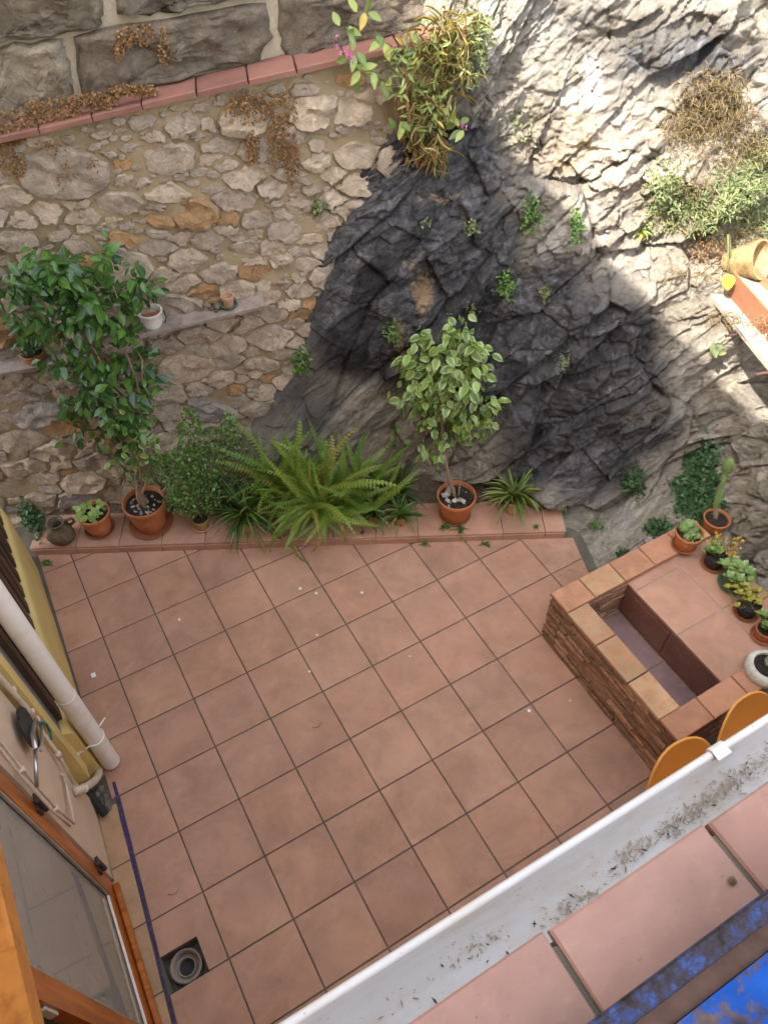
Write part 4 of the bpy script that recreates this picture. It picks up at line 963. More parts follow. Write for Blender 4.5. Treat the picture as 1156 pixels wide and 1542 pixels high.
for k in range(k0, 8):
    x0 = jb + k * tw
    if x0 < -0.42 or x0 > 3.0: continue
    yo = -0.014 * (x0 - 0.7)
    MB().box(0.005, tw - 0.005, -0.34, 0.0, 0, 0.022, 0.0008, 0.004).build('coping_tile', MT['tile_roof'], nh, (x0 - 1.5, -3.728 + yo + 3.8, GZ_ + 0.013), (0.0, 0, 0))
    for r_ in range(1, 5):
        MB().box(0.005, tw - 0.005, -0.34, 0.0, 0, 0.022, 0.0008, 0.004).build('terrace_tile', MT['tile_roof'], nh, (x0 - 1.5, -3.728 + yo - r_ * 0.352 + 3.8, GZ_ + 0.013))
gt = thing('gutter', 'white plastic rain gutter along the terrace edge with dry debris inside', 'gutter', (1.3, -3.69, GZ_))
X0g, X1g = -0.40, 3.2
prof = [(-0.060, 0.012), (-0.060, -0.045), (-0.045, -0.07), (-0.018, -0.082), (0.012, -0.076), (0.032, -0.055), (0.043, -0.02), (0.047, 0.006), (0.050, 0.010)]
P = []; F = []
xs = np.linspace(X0g, X1g, 40); n = len(prof)
for x in xs:
    for y, z in prof: P.append((x - 1.3, y - 0.014 * (x - 0.7), z))
for k in range(len(xs) - 1):
    for i in range(n - 1): F.append((k * n + i, (k + 1) * n + i, (k + 1) * n + i + 1, k * n + i + 1))
o = gtr = obj('trough', mesh_from('trough', P, F, True, None, MT['gutter']), gt); md_ = o.modifiers.new('s', 'SOLIDIFY'); md_.thickness = 0.003; md_.offset = -1
MB().tube([(x - 1.3, 0.053 - 0.014 * (x - 0.7), 0.008) for x in xs], 0.008, 10).build('bead', MT['gutter'], gt, smooth=True)
cx_ = onz(1075, 1128, GZ_ + 0.01)[0]
m = MB(); m.tube([(cx_ - 1.3 - 0.014, 0.053 - 0.014 * (cx_ - .7), 0.008), (cx_ - 1.3 + 0.02, 0.053 - 0.014 * (cx_ - .7), 0.008)], 0.0125, 12)
m.box(cx_ - 1.3 - 0.014, cx_ - 1.3 + 0.02, 0.030, 0.05, 0.012, 0.018, 0, 0.001); m.build('clip', MT['gutter'], gtr, smooth=False)
# gutter litter
def gpt(u, v): return onplane(u, v, (0, -3.70, GZ_ - 0.05), V(0, 0.45, 0.9))
lit = MB(); drk = MB()
def chip(mb, p, r, up=V(0, 0, 1)):
    t1 = unit(np.cross(rdir(1)[0], up)); t2 = np.cross(up, t1); l = r * random.uniform(0.6, 2.4)
    mb.add([p - t1 * l, p + t2 * r * 0.5 + up * r * 0.4, p + t1 * l + up * r * 0.3, p - t2 * r * 0.5], [(0, 1, 2, 3)])
def inner_z(y):   # height of the gutter's inside at local y
    ysq = [q[0] for q in prof[1:]]; zs_ = [q[1] for q in prof[1:]]
    return float(np.interp(y, ysq, zs_))
for (ua, va, ub, vb, n_, w_) in ((1156, 1140, 1010, 1245, 700, 13), (1010, 1245, 935, 1290, 220, 10), (960, 1285, 820, 1385, 160, 12), (900, 1340, 850, 1365, 90, 8), (760, 1400, 690, 1440, 60, 10), (700, 1440, 560, 1530, 24, 16)):
    for _ in range(n_):
        t_ = random.random(); u = ua + (ub - ua) * t_ + random.gauss(0, w_ * .6); v = va + (vb - va) * t_ + random.gauss(0, w_ * .7)
        q = onz(u, v, GZ_ - 0.06); x = q[0]; yl = q[1] + 3.69 + 0.014 * (x - .7)
        if not -0.055 < yl < 0.04: continue
        p = V(x, q[1], GZ_ + inner_z(yl) + 0.005 + random.random() * 0.004); chip(lit if random.random() < 0.97 else drk, p - V(1.3, -3.69, GZ_), random.choice((.0007, .001, .0013, .002, .0032)))
for (u, v) in ((768, 1440), (765, 1432), (735, 1445), (666, 1453), (655, 1505), (735, 1420), (928, 1303), (1010, 1255), (806, 1388), (925, 1305), (840, 1400)):
    q = onz(u, v, GZ_ - 0.06); yl = min(0.04, max(-0.055, q[1] + 3.69 + 0.014 * (q[0] - .7)))
    for _ in range(3): chip(drk, V(q[0], q[1], GZ_ + inner_z(yl) + 0.006) - V(1.3, -3.69, GZ_), random.uniform(0.002, 0.004))
tag(lit.build('leaf_litter', MT['debris'], gt), kind='stuff'); tag(drk.build('dark_litter', MT['dark_debris'], gt), kind='stuff')

# ---- blue painted metal tray at the terrace edge
bz = 3.06
p0 = onz(1156, 1340, bz); p1 = onz(885, 1542, bz); ang = math.atan2(p0[1] - p1[1], p0[0] - p1[0])
bt = thing('blue_metal_panel', 'blue peeling painted metal tray with rusty raised rim on the terrace tiles', 'tray', (p1[0], p1[1], GZ_ + 0.036), ang)
hb = bz - GZ_ - 0.036
MB().box(-0.35, 0.75, -0.030, 0.0, 0.0, hb, 0.001, 0.004).build('rim', MT['rust_rim'], bt)
MB().box(-0.35, -0.33, -0.60, -0.022, 0.0, hb, 0.001, 0.004).build('rim', MT['rust_rim'], bt)
MB().box(0.73, 0.75, -0.60, -0.022, 0.0, hb, 0.001, 0.004).build('rim', MT['rust_rim'], bt)
MB().box(-0.33, 0.73, -0.058, -0.031, 0.02, hb - 0.03).build('channel', MT['iron'], bt)
MB().box(-0.33, 0.73, -0.60, -0.059, 0.02, hb - 0.022).build('panel', MT['blue'], bt)

# ================================================================== OBJECTS
# ---- brick trough with tiled deck
PX0, PX1, PY0, PY1, PZ = 2.45, 3.60, -3.15, -2.09, 0.46
TX0, TX1, TY0, TY1, TZ = 2.585, 2.92, -3.02, -2.24, 0.13      # basin
DZ = 0.415                                                     # deck level
tr = thing('brick_trough', 'raised trough of thin rustic bricks with tiled basin and deck beside the rock', 'trough', (PX0, PY0, 0))
def TR(o): o.location = Vector((-PX0, -PY0, 0)) + o.location; return o
m = MB()
e_ = 0.012
m.box(PX0 + e_, TX0 - .004, PY0 + e_, PY1 - e_, 0, PZ - 0.03); m.box(TX1 + .012, PX1, PY0 + e_, PY1 - e_, 0, DZ - 0.014)
m.box(TX0 - .004, TX1 + .012, PY0 + e_, TY0 - .006, 0, PZ - 0.031); m.box(TX0 - .004, TX1 + .012, TY1 + .012, PY1 - e_, 0, PZ - 0.031); m.box(TX0 - .004, TX1 + .012, TY0 - .006, TY1 + .012, 0, TZ - 0.012)
m.box(TX1 + .014, PX1, TY1 + .03, PY1 - e_, DZ - 0.013, PZ - 0.032); m.box(TX1 + .014, PX1, PY0 + e_, TY0 - .02, DZ - 0.013, PZ - 0.032)
TR(m.build('masonry', MT['mortar_dark'], tr))
bm_cache = []
for k in range(10):
    bm_cache.append(MB().box(-0.5, 0.5, -0.5, 0.5, -0.5, 0.5).mesh('brick', MT['brick']))
def brick(x0, x1, y0, y1, z0, z1):
    mm = MB(); mm.box(x0, x1, y0, y1, z0, z1, 0.0036, 0.005); cxx, cyy, czz = (x0 + x1) / 2, (y0 + y1) / 2, (z0 + z1) / 2
    mm.v = [(a - cxx, b - cyy, c - czz) for a, b, c in mm.v]
    TR(mm.build('brick', MT['brick'], tr, (cxx, cyy, czz)))
nc = 11; ch = (PZ - 0.034) / nc
for r_ in range(nc):
    z0 = r_ * ch + 0.004; z1 = (r_ + 1) * ch - 0.010 + random.uniform(-.003, .002)
    y = PY1 - (0.0 if r_ % 2 else 0.12)
    yy0 = PY1
    first = True
    while yy0 > PY0 + 0.02:
        L = random.uniform(0.19, 0.26) if not (first and r_ % 2) else 0.12; first = False
        yn = max(PY0, yy0 - L)
        pr = random.uniform(-0.006, 0.012); brick(PX0 - 0.004 + pr, PX0 + 0.10 + pr, yn + 0.005, yy0 - 0.005, z0, z1); yy0 = yn
    for (ya, yb) in ((PY1 - 0.10, PY1 + 0.003), (PY0 - 0.003, PY0 + 0.10)):
        x = PX0 + 0.105
        while x < 3.1:
            L = random.uniform(0.19, 0.26); brick(x, x + L - 0.008, ya + random.uniform(-.003, .003), yb + random.uniform(-.003, .003), z0, z1); x += L
# inner far side of the basin: short courses
for r_ in range(8):
    z0 = PZ - 0.036 - (r_ + 1) * 0.036; x = TX0 - 0.002 - (0.08 if r_ % 2 else 0)
    while x < TX1 + 0.01:
        L = random.uniform(0.16, 0.24); xa = max(x, TX0 - 0.002); xb = min(x + L - 0.008, TX1 + 0.008)
        if xb - xa > 0.02: brick(xa, xb, TY1 - 0.006 + random.uniform(-.004, .003), TY1 + 0.05, z0, z0 + 0.027)
        x += L
# brick face between rim and deck along the far rim and at the near rim
x = TX1 + 0.03
TR(MB().box(TX1 + .003, PX1, TY0 - .01, TY1 + .022, DZ - .012, DZ - .003).build('grout', MT['grout_light'], tr))
# basin tiles
def slab(name, mat, x0, x1, y0, y1, z0, z1, bev=0.002): TR(MB().box(x0, x1, y0, y1, z0, z1, 0.0006, bev).build(name, mat, tr))
ym_ = -2.62
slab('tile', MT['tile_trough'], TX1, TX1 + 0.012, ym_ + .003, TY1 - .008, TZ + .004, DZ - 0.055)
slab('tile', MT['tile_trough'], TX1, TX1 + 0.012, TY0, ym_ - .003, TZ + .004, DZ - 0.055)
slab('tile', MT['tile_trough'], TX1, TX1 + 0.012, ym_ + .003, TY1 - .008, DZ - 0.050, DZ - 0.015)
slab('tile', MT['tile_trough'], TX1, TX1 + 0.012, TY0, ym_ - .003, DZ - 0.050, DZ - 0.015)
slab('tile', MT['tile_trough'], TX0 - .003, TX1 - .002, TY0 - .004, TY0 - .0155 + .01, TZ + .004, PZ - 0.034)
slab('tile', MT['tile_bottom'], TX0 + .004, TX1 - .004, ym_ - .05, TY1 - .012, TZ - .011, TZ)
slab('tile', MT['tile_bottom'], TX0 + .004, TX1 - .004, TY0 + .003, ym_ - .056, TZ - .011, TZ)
# deck tiles
dt = MT['tile']
yA, yB, yC, yD = TY1 + 0.025, -2.31, -2.665, -3.035
for (xa, xb) in ((TX1 + .001, TX1 + 0.36), (TX1 + 0.366, PX1)):
    for (ya, yb) in ((yB + .003, yA), (yC + .003, yB - .003), (yD, yC - .003)):
        slab('deck_tile', dt, xa, xb, ya, yb, DZ - .013, DZ)
# rim tiles
rimM = ['rim_yellow', 'rim_red', 'rim_yellow', 'rim_red']
x = PX0 - 0.008; k = 0
for L, mt in ((0.215, 'rim_red'), (0.235, 'rim_yellow'), (0.24, 'rim_red'), (0.24, 'rim_red'), (0.23, 'rim_red')):
    slab('rim_tile', MT[mt], x + .003, x + L - .003, TY1 - 0.012 + .012, PY1 + 0.008, PZ - .028, PZ + random.uniform(-.001, .001), 0.004); x += L
y = TY1 - .003
for L, mt in ((0.255, 'rim_yellow'), (0.27, 'rim_yellow'), (0.25, 'rim_yellow')):
    slab('rim_tile', MT[mt], PX0 - 0.008, TX0 + 0.006, y - L + .004, y - .003, PZ - .028, PZ + random.uniform(-.001, .001), 0.004); y -= L
x = PX0 - 0.008
for L, mt in ((0.26, 'rim_red'), (0.26, 'rim_red'), (0.26, 'rim_red'), (0.26, 'rim_red')):
    slab('rim_tile', MT[mt], x + .003, x + L - .003, PY0 - 0.008, TY0 + .004, PZ - .028, PZ + random.uniform(-.001, .001), 0.004); x += L

# ---- pots and saucers
def pot_parts(root, Rt, Rb, h, mat, rim=0.022, wall=0.008, wob=0.0, soil=0.84, flute=0, smat=None):
    m = MB(); prof = [(0.001, 0.0), (Rb, 0.0), (Rb + 0.004, 0.006), (Rb + (Rt - Rb) * 0.5, h * 0.45), (Rt - 0.010, h - rim - .004), (Rt - 0.008, h - rim), (Rt - 0.001, h - rim + 0.003), (Rt, h - 0.006), (Rt - 0.003, h), (Rt - wall, h), (Rt - wall - 0.004, h - 0.01), (Rt - wall - 0.012, h * 0.6)]
    m.lathe(prof, 40, wob)
    if flute:
        n = 40
        for i, (x, y, z) in enumerate(m.v):
            a = math.atan2(y, x); f_ = 1 + 0.035 * math.cos(flute * a) * (1 if 0.01 < z < h - rim else 0); m.v[i] = (x * f_, y * f_, z)
    o = obj('pot', autosmooth(m.mesh('pot', mat), 45), root)
    sm_ = MB(); sm_.lathe([(Rt - wall - 0.006, h * soil), (Rt * 0.7, h * soil + 0.004), (Rt * 0.4, h * soil + 0.008), (0.001, h * soil + 0.006)], 20, 0.0)
    sm_.v = [(x, y, z + random.uniform(-.003, .003)) for x, y, z in sm_.v]
    sm_.build('soil', smat or MT['soil'], o, smooth=True)
    return h * soil
def saucer(p, R, mat, label, h=0.022):
    m = MB(); m.lathe([(0.001, 0.0), (R * 0.84, 0.0), (R * 0.97, h * 0.9), (R, h), (R - 0.006, h), (R * 0.8, 0.007), (0.001, 0.006)], 36)
    o = obj('saucer', autosmooth(m.mesh('saucer', mat), 45), None, p); tag(o, label, 'saucer'); return V(p[0], p[1], p[2] + 0.0065)
def pebbles(root, R, z, n, r0, r1, mat=None):
    for _ in range(n):
        a = random.uniform(0, 6.28); q = R * math.sqrt(random.random()); r = random.uniform(r0, r1)
        m = MB(); pts = rdir(10) * np.array([r, r * 0.7, r * 0.55]); bm = bmesh.new()
        for p in pts: bm.verts.new(p)
        bmesh.ops.convex_hull(bm, input=bm.verts); me = bpy.data.meshes.new('pebble'); bm.to_mesh(me); bm.free(); me.materials.append(mat or MT['pebble'])
        obj('pebble', me, root, (q * math.cos(a), q * math.sin(a), z + r * 0.3), (random.random(), random.random(), random.random() * 6))

# ---- generic foliage
def blob_points(n, ells, P0, axis=None, depth=0.12, clump=1):
    """points whose picture falls in ellipses, spread in depth about the plane through P0 facing the yard"""
    d = unit(V(CAM[0] - P0[0], CAM[1] - P0[1], 0)); out = []; w = np.array([e[2] * e[3] for e in ells], float); w /= w.sum()
    ctr = []
    while len(out) < n:
        e = ells[rng.choice(len(ells), p=w)]; a = rng.random() * 6.283; r = math.sqrt(rng.random())
        u = e[0] + e[2] * r * math.cos(a); v = e[1] + e[3] * r * math.sin(a)
        off = rng.normal() * depth * math.sqrt(max(0.15, 1 - r * r)); dd = e[4] if len(e) > 4 else 0.0
        for _ in range(1 + int(rng.integers(2, 2 * clump)) if clump > 1 else 1):
            sg = 8.5 if clump > 1 else 0.0
            out.append(onplane(u + rng.normal() * sg, v + rng.normal() * sg, P0 + d * (off + dd + rng.normal() * .025), d)); ctr.append(onplane(e[0], e[1], P0 + d * dd, d))
    out = out[:n]; ctr = ctr[:n]
    return np.array(out), np.array(ctr)
def hanging_leaves(root, pts, ctr, mats, L, W, n_ind, name='leaf', droop=0.75, tm=None, up=0.55):
    """first n_ind points become leaf parts with shared meshes, the rest one joined foliage part"""
    rp = V(*root.location); tm = tm or [T_OV, T_OV2, t_ovate(0.2, 0.3, 4)]
    shared = [single(t_, name, 1.0, 1.0 * W / L, mats) for t_ in tm]
    out = unit(pts - ctr + rng.normal(size=pts.shape) * 0.03)
    tocam = unit(CAM - pts)
    d = unit(out * 0.6 + V(0, 0, -droop) + tocam * 0.25 + rng.normal(size=pts.shape) * 0.45)
    n = unit(V(0, 0, up) + out * 0.5 + tocam * 0.45 + rng.normal(size=pts.shape) * 0.35)
    sz = L * (0.5 + 0.8 * rng.random(len(pts)))
    if n_ind < len(pts):
        dep = np.linalg.norm(pts - CAM, axis=1); o_ = np.argsort(dep)
    else: o_ = np.arange(len(pts))
    for i in o_[:n_ind]: obj(name, shared[rng.integers(len(shared))], root, mtx=mtx_of(pts[i] - rp, d[i], n[i], sz[i]))
    r = o_[n_ind:]
    if len(r): tag(obj('foliage', leaves_mesh('foliage', pts[r] - rp, d[r], n[r], sz[r], sz[r] * W / L, T_SM, mats), root), kind='stuff')
def branch(root, pts, r0, r1, mat, name='branch', wig=0.01, n=8, sides=7):
    pts = np.array(pts, float); t_ = np.linspace(0, len(pts) - 1, n); p = crom(pts, t_)
    p[1:-1] += rng.normal(size=(n - 2, 3)) * wig
    return MB().tube(p, list(np.linspace(r0, r1, n)), sides).build(name, mat, root, smooth=True)
def scatter_leaves(root, pts, nrm, mat, L, W, tm=T_SM, spread=0.7, name='foliage', lift=0.0, dirb=None, kind=True):
    rp = V(*root.location); N = len(pts)
    d = unit((dirb if dirb is not None else 0) + rdir(N) * spread + nrm * 0.2); n = unit(nrm + rng.normal(size=(N, 3)) * 0.4)
    sz = L * (0.6 + 0.8 * rng.random(N))
    o = obj(name, leaves_mesh(name, pts - rp + nrm * lift, d, n, sz, sz * W / L, tm, mat), root)
    if kind: tag(o, kind='stuff')
    return o

LT = LZ + 0.001
def onledge(u, v): return onz(u, v, LT)

# 1. tall ficus in big terracotta pot
p = onledge(229, 789); q = saucer(p, 0.155, MT['terra_dark'], 'terracotta saucer under the tall green ficus pot')
fic = thing('ficus_tree', 'tall glossy green ficus with twisted stems in a large terracotta pot', 'potted tree', q)
zs_ = pot_parts(fic, 0.148, 0.10, 0.245, MT['terra'], 0.03, 0.01)
pebbles(fic, 0.10, zs_, 34, 0.010, 0.022)
P0 = q.copy()
ells = [(80,412,50,24),(165,396,22,16),(50,465,32,34),(130,450,58,38),(205,440,24,18),(95,545,26,16),(165,525,52,40),(205,565,34,36),(125,595,42,30),(180,610,46,34),(130,645,32,14),(185,655,30,24),(40,430,30,14),(205,685,20,12),(110,505,40,24)]
pts, ctr = blob_points(1350, ells, P0 + V(0, 0, 0), depth=0.10, clump=5)
hanging_leaves(fic, pts, ctr, LM['ficus'], 0.072, 0.042, 298, droop=0.5)
dcam = unit(V(CAM[0] - P0[0], CAM[1] - P0[1], 0))
def crownpt(u, v, dd=0.0): return onplane(u, v, P0 + dcam * dd, dcam) - P0
for k, (uv0, uv1, uv2) in enumerate((((222, 742), (205, 640), (110, 470)), ((228, 740), (222, 660), (170, 430)), ((216, 744), (190, 650), (60, 440)), ((232, 742), (228, 640), (205, 500)), ((224, 745), (200, 690), (130, 590)))):
    a_ = 2 * math.pi * k / 5
    branch(fic, [V(0.025 * math.cos(a_), 0.025 * math.sin(a_), zs_ - 0.01), crownpt(*uv0) * 0.3 + V(0, 0, 0.2) + V(.02 * math.cos(a_ + 1), .02 * math.sin(a_ + 1), 0.03), crownpt(*uv1), crownpt((uv1[0] + uv2[0]) / 2, (uv1[1] + uv2[1]) / 2), crownpt(*uv2)], 0.013, 0.004, MT['bark'], 'trunk', 0.012, 14)
# variegated lower growth of the same tree
ells = [(195,690,34,22),(215,665,26,20),(180,640,26,18),(205,712,20,10)]
pts, ctr = blob_points(80, ells, P0 + dcam * 0.08, depth=0.05)
rp = V(*fic.location); sh = single(T_OV, 'variegated_leaf', 1.0, 0.55, LM['varieg'])
for i in range(80):
    obj('variegated_leaf', sh, fic, mtx=mtx_of(pts[i] - rp, unit(V(0, 0, -0.5) + rdir(1)[0]), unit(V(0, 0, .6) + dcam * .5 + rdir(1)[0] * .4), random.uniform(.045, .075)))

# 2. variegated ficus
p = onledge(684, 776); q = saucer(p, 0.115, MT['terra_dark'], 'dark saucer under the variegated ficus pot')
vf = thing('variegated_ficus', 'small ficus with cream edged leaves on a bare trunk in terracotta pot', 'potted tree', q)
zs_ = pot_parts(vf, 0.138, 0.092, 0.215, MT['terra'], 0.028, 0.010)
pebbles(vf, 0.085, zs_, 9, 0.022, 0.045); pebbles(vf, 0.10, zs_, 16, 0.006, 0.014)
P0 = q.copy(); dcam = unit(V(CAM[0] - P0[0], CAM[1] - P0[1], 0))
ells = [(676,512,40,20),(655,552,44,26),(700,548,34,24),(632,592,30,22),(708,608,40,24),(668,628,36,24),(610,598,14,14),(738,620,14,16),(662,672,26,20),(702,652,22,12),(690,490,14,10),(672,585,44,26)]
pts, ctr = blob_points(950, ells, P0, depth=0.10, clump=4); hanging_leaves(vf, pts, ctr, LM['varieg'], 0.070, 0.042, 298)
tp_ = crownpt(660, 590)
branch(vf, [V(-0.01, 0.0, zs_ - 0.01), crownpt(668, 690) * 0.97, crownpt(665, 640), crownpt(668, 560)], 0.014, 0.007, MT['bark'], 'trunk', 0.003, 12)
branch(vf, [V(0.02, 0.01, zs_ - 0.01), V(0.03, 0.01, zs_ + 0.12), V(0.03, 0.02, zs_ + 0.2)], 0.007, 0.003, MT['bark'], 'sucker', 0.003, 6)
for uv in ((620, 590), (640, 545), (700, 540), (720, 600), (690, 520)): branch(vf, [crownpt(666, 640), crownpt((666 + uv[0]) / 2, (620 + uv[1]) / 2, 0.03), crownpt(*uv)], 0.006, 0.002, MT['bark'], 'branch', 0.006, 7)

# 3. spider plants and strappy plants
BLD = [t_blade(b, 6, 0.25) for b in (0.25, 0.45, 0.65, 0.85, 1.05)]
def rosette(root, z, n, L, W, mat, tilt=(0.25, 1.25), r0=0.015, name='blade', bias=None):
    sh = [single(t_, name, 1.0, W / L, mat) for t_ in BLD]
    for k in range(n):
        a = 2.39996 * k + random.uniform(-.3, .3); el = random.uniform(*tilt); o_ = V(math.cos(a), math.sin(a), 0)
        d = o_ * math.sin(el) + V(0, 0, math.cos(el))
        if bias is not None: d = unit(d + bias)
        nn = unit(np.cross(np.cross(d, V(0, 0, 1)), d) + 1e-4 * o_ + rng.normal(size=3) * .15)
        obj(name, sh[random.randrange(5)], root, mtx=mtx_of(o_ * r0 * random.random() + V(0, 0, z), d, nn, L * random.uniform(0.6, 1.1)))
def pot_thing(name, label, cat, u, v, Rt, Rb, h, mat, z=None, base=None, **kw):
    p = base if base is not None else (onledge(u, v) if z is None else onz(u, v, z)); t_ = thing(name, label, cat, p); return t_, pot_parts(t_, Rt, Rb, h, mat, **kw), V(*p)
t_, z_, p_ = pot_thing('spider_plant', 'bright green spider plant in a pale clay pot near the rock foot', 'potted plant', 770, 768, 0.066, 0.05, 0.125, MT['terra_pale'], rim=0.018)
rosette(t_, z_ + 0.01, 85, 0.26, 0.017, LM['spider_l'], (0.15, 1.35))
for (u, v, lab) in ((563, 783, 'small fluted terracotta pot of spider plant close beside the fern'), (602, 786, 'small fluted terracotta pot of spider plant next to the variegated ficus')):
    t_, z_, p_ = pot_thing('spider_plant', lab, 'potted plant', u, v, 0.050, 0.040, 0.075, MT['terra'], rim=0.012, flute=12)
    rosette(t_, z_, 60, 0.19, 0.013, LM['spider'], (0.05, 1.3), bias=V(0.05, 0.12, 0.05))
p = onledge(375, 790)
t_, z_, p_ = pot_thing('strap_leaf_plant', 'untidy pale strap leaved plant in a white rimmed clay pot', 'potted plant', 375, 792, 0.075, 0.06, 0.10, MT['terra_pale'], rim=0.016)
rosette(t_, z_, 70, 0.34, 0.018, LM['spider'], (0.1, 1.4))
rosette(t_, z_, 14, 0.26, 0.02, LM['spider_l'], (0.9, 1.5))
t_ = thing('strap_leaf_clump', 'dark green strap leaved clump growing behind the two small fluted pots', 'plant', onledge(590, 745)); rosette(t_, 0, 60, 0.30, 0.014, LM['spider'], (0.0, 1.0), 0.06)

# 4. boston fern
def frond_mesh(curve, L=1.0, n=26, wid=0.11):
    path = []; y = z = 0.0; a = 0.0
    for k in range(n + 1):
        path.append((0, y, z)); a = -curve * (k / n) ** 1.5 * 1.9; y += math.cos(a) / n; z += math.sin(a) / n
    path = np.array(path); v = []; f = []; tone = []; rim = []
    def quad(p, q, w, up):
        pass
    for k in range(1, n):
        t_ = k / n; w = wid * (math.sin(math.pi * min(1, (t_ * 0.93 + 0.1))) ** 0.6) * (1 - 0.35 * t_); T = unit(path[k + 1] - path[k - 1]); N = np.cross(V(1, 0, 0), T)
        for s_ in (-1, 1):
            b = len(v); o_ = path[k]; X = V(s_, 0, 0) * w; hw = T * (0.40 / n)
            v += [o_ - hw, o_ + X * 0.55 + T * 0.006 - hw * 0.9 + N * 0.012, o_ + X + T * 0.02 - N * 0.01, o_ + X * 0.5 + hw * 1.1 + N * 0.012, o_ + hw]
            f += [(b, b + 1, b + 3), (b, b + 3, b + 4), (b + 1, b + 2, b + 3)] if s_ > 0 else [(b + 3, b + 1, b), (b + 4, b + 3, b), (b + 3, b + 2, b + 1)]
            rim += [0.3, 0.6, 1, 0.6, 0.3]
    for k in range(n):     # rachis
        b = len(v); w = 0.006 * (1 - k / n) + 0.002; v += [path[k] - V(w, 0, -.003), path[k] + V(w, 0, .003), path[k + 1] + V(w, 0, .003), path[k + 1] - V(w, 0, -.003)]; f += [(b, b + 1, b + 2), (b, b + 2, b + 3)]; rim += [0, 0, 0, 0]
    return mesh_from('frond', v, np.array(f, int), False, {'tone': np.zeros(len(v)), 'rim': np.array(rim) + 0.3}, LM['fern'])
FR = [frond_mesh(c, 1.0, 30, w) for c, w in ((0.18, .066), (0.42, .062), (0.65, .068), (0.9, .066), (1.2, .064), (1.6, .06))]
fp = onledge(487, 783)
fern = thing('boston_fern', 'large bushy fern with long arching fronds in a clay pot', 'potted plant', fp)
zf = pot_parts(fern, 0.085, 0.065, 0.17, MT['terra_pale'], rim=0.018)
right = unit(V(RW[0][0], RW[0][1], 0)); towards = unit(V(-RW[2][0], -RW[2][1], 0))
def frond(dirv, L, ci, o_=None):
    d = unit(dirv); nn = unit(np.cross(np.cross(d, V(0, 0, 1) - 0.001 * right), d) + towards * 0.25 + rng.normal(size=3) * 0.45)
    obj('frond', FR[ci], fern, mtx=mtx_of((o_ if o_ is not None else rng.normal(size=3) * V(.05, .05, 0)) + V(0, 0, zf), d, nn, L))
for k in range(115):      # upright fan
    a = rng.normal() * 0.50; frond(right * math.sin(a) * 1.1 + V(0, 0, 1.0) + towards * rng.uniform(-0.35, 0.35), rng.uniform(0.30, 0.84) * (1 - .25 * abs(a)), int(rng.integers(0, 4)), right * rng.normal() * .17 - towards * rng.uniform(-.06, .16))
for k in range(48):      # sideways and forward arching
    a = rng.uniform(-1.6, 1.6); frond(right * math.sin(a) * 1.25 + towards * math.cos(a) * 0.75 + V(0, 0, rng.uniform(0.3, 1.2)), rng.uniform(0.30, 0.52), int(rng.integers(2, 6)), right * rng.uniform(-.12, .12))
for (su_, L, ci) in ((-1.15, 0.56, 4), (-0.85, 0.58, 5), (0.55, 0.5, 5), (0.3, 0.46, 5), (1.2, 0.56, 4), (-1.4, 0.6, 3), (1.5, 0.58, 3), (-1.0, 0.6, 4), (1.0, .55, 4)): frond(right * su_ + towards * 0.9 + V(0, 0, 0.7), L, ci)
# 5. light green mint like plant in terracotta pot
p = onledge(152, 797); q = saucer(p, 0.105, MT['terra_dark'], 'dark saucer under the pot of lime green rounded leaves')
t_ = thing('lime_leaf_plant', 'lime green round leaved plant in a half filled terracotta pot', 'potted plant', q); z_ = pot_parts(t_, 0.112, 0.078, 0.185, MT['terra'], 0.022, 0.009)
P0 = q.copy(); dcam = unit(V(CAM[0] - P0[0], CAM[1] - P0[1], 0))
rp = V(*t_.location); sh = single(t_ovate(0.15, 0.1, 4), 'leaf', 1.0, 0.85, LM['lime'])
for k in range(64):
    a = random.uniform(0, 6.28); r = 0.085 * math.sqrt(random.random()); o_ = V(math.cos(a), math.sin(a), 0)
    pos = o_ * r + V(-0.02, 0.0, z_ + 0.02 + random.random() * 0.055); obj('leaf', sh, t_, mtx=mtx_of(pos, o_ + V(0, 0, random.uniform(-.3, .4)) + rdir(1)[0] * .4, V(0, 0, 1) + rdir(1)[0] * .35 + dcam * .3, random.uniform(0.030, 0.046)))
for k in range(7): a = 0.9 * k; branch(t_, [V(0.02 * math.cos(a), .02 * math.sin(a), z_ - .005), V(.05 * math.cos(a), .05 * math.sin(a), z_ + .04)], .003, .002, MT['stem'], 'stem', .003, 4, 5)
# 6. old earthen jug
p = onledge(97, 812); m = MB()
m.lathe([(0.001, 0), (0.06, 0.0), (0.085, 0.03), (0.092, 0.07), (0.078, 0.115), (0.05, 0.14), (0.046, 0.16), (0.058, 0.185), (0.062, 0.19), (0.05, 0.19), (0.038, 0.165), (0.036, 0.13), (0.05, 0.08), (0.001, 0.05)], 28, 0.03)
m.v = [(x + 0.004 * math.sin(z * 60), y, z) for x, y, z in m.v]
jug = thing('earthen_jug', 'old crusted earthenware jug with open mouth on the ledge', 'jug', p)
obj('body', autosmooth(m.mesh('jug', MT['jug']), 60), jug)
m = MB(); m.tube([(0.075, 0, 0.11), (0.115, 0.0, 0.13), (0.105, 0, 0.165), (0.055, 0, 0.17)], 0.011, 8); m.build('handle', MT['jug'], jug, smooth=True)
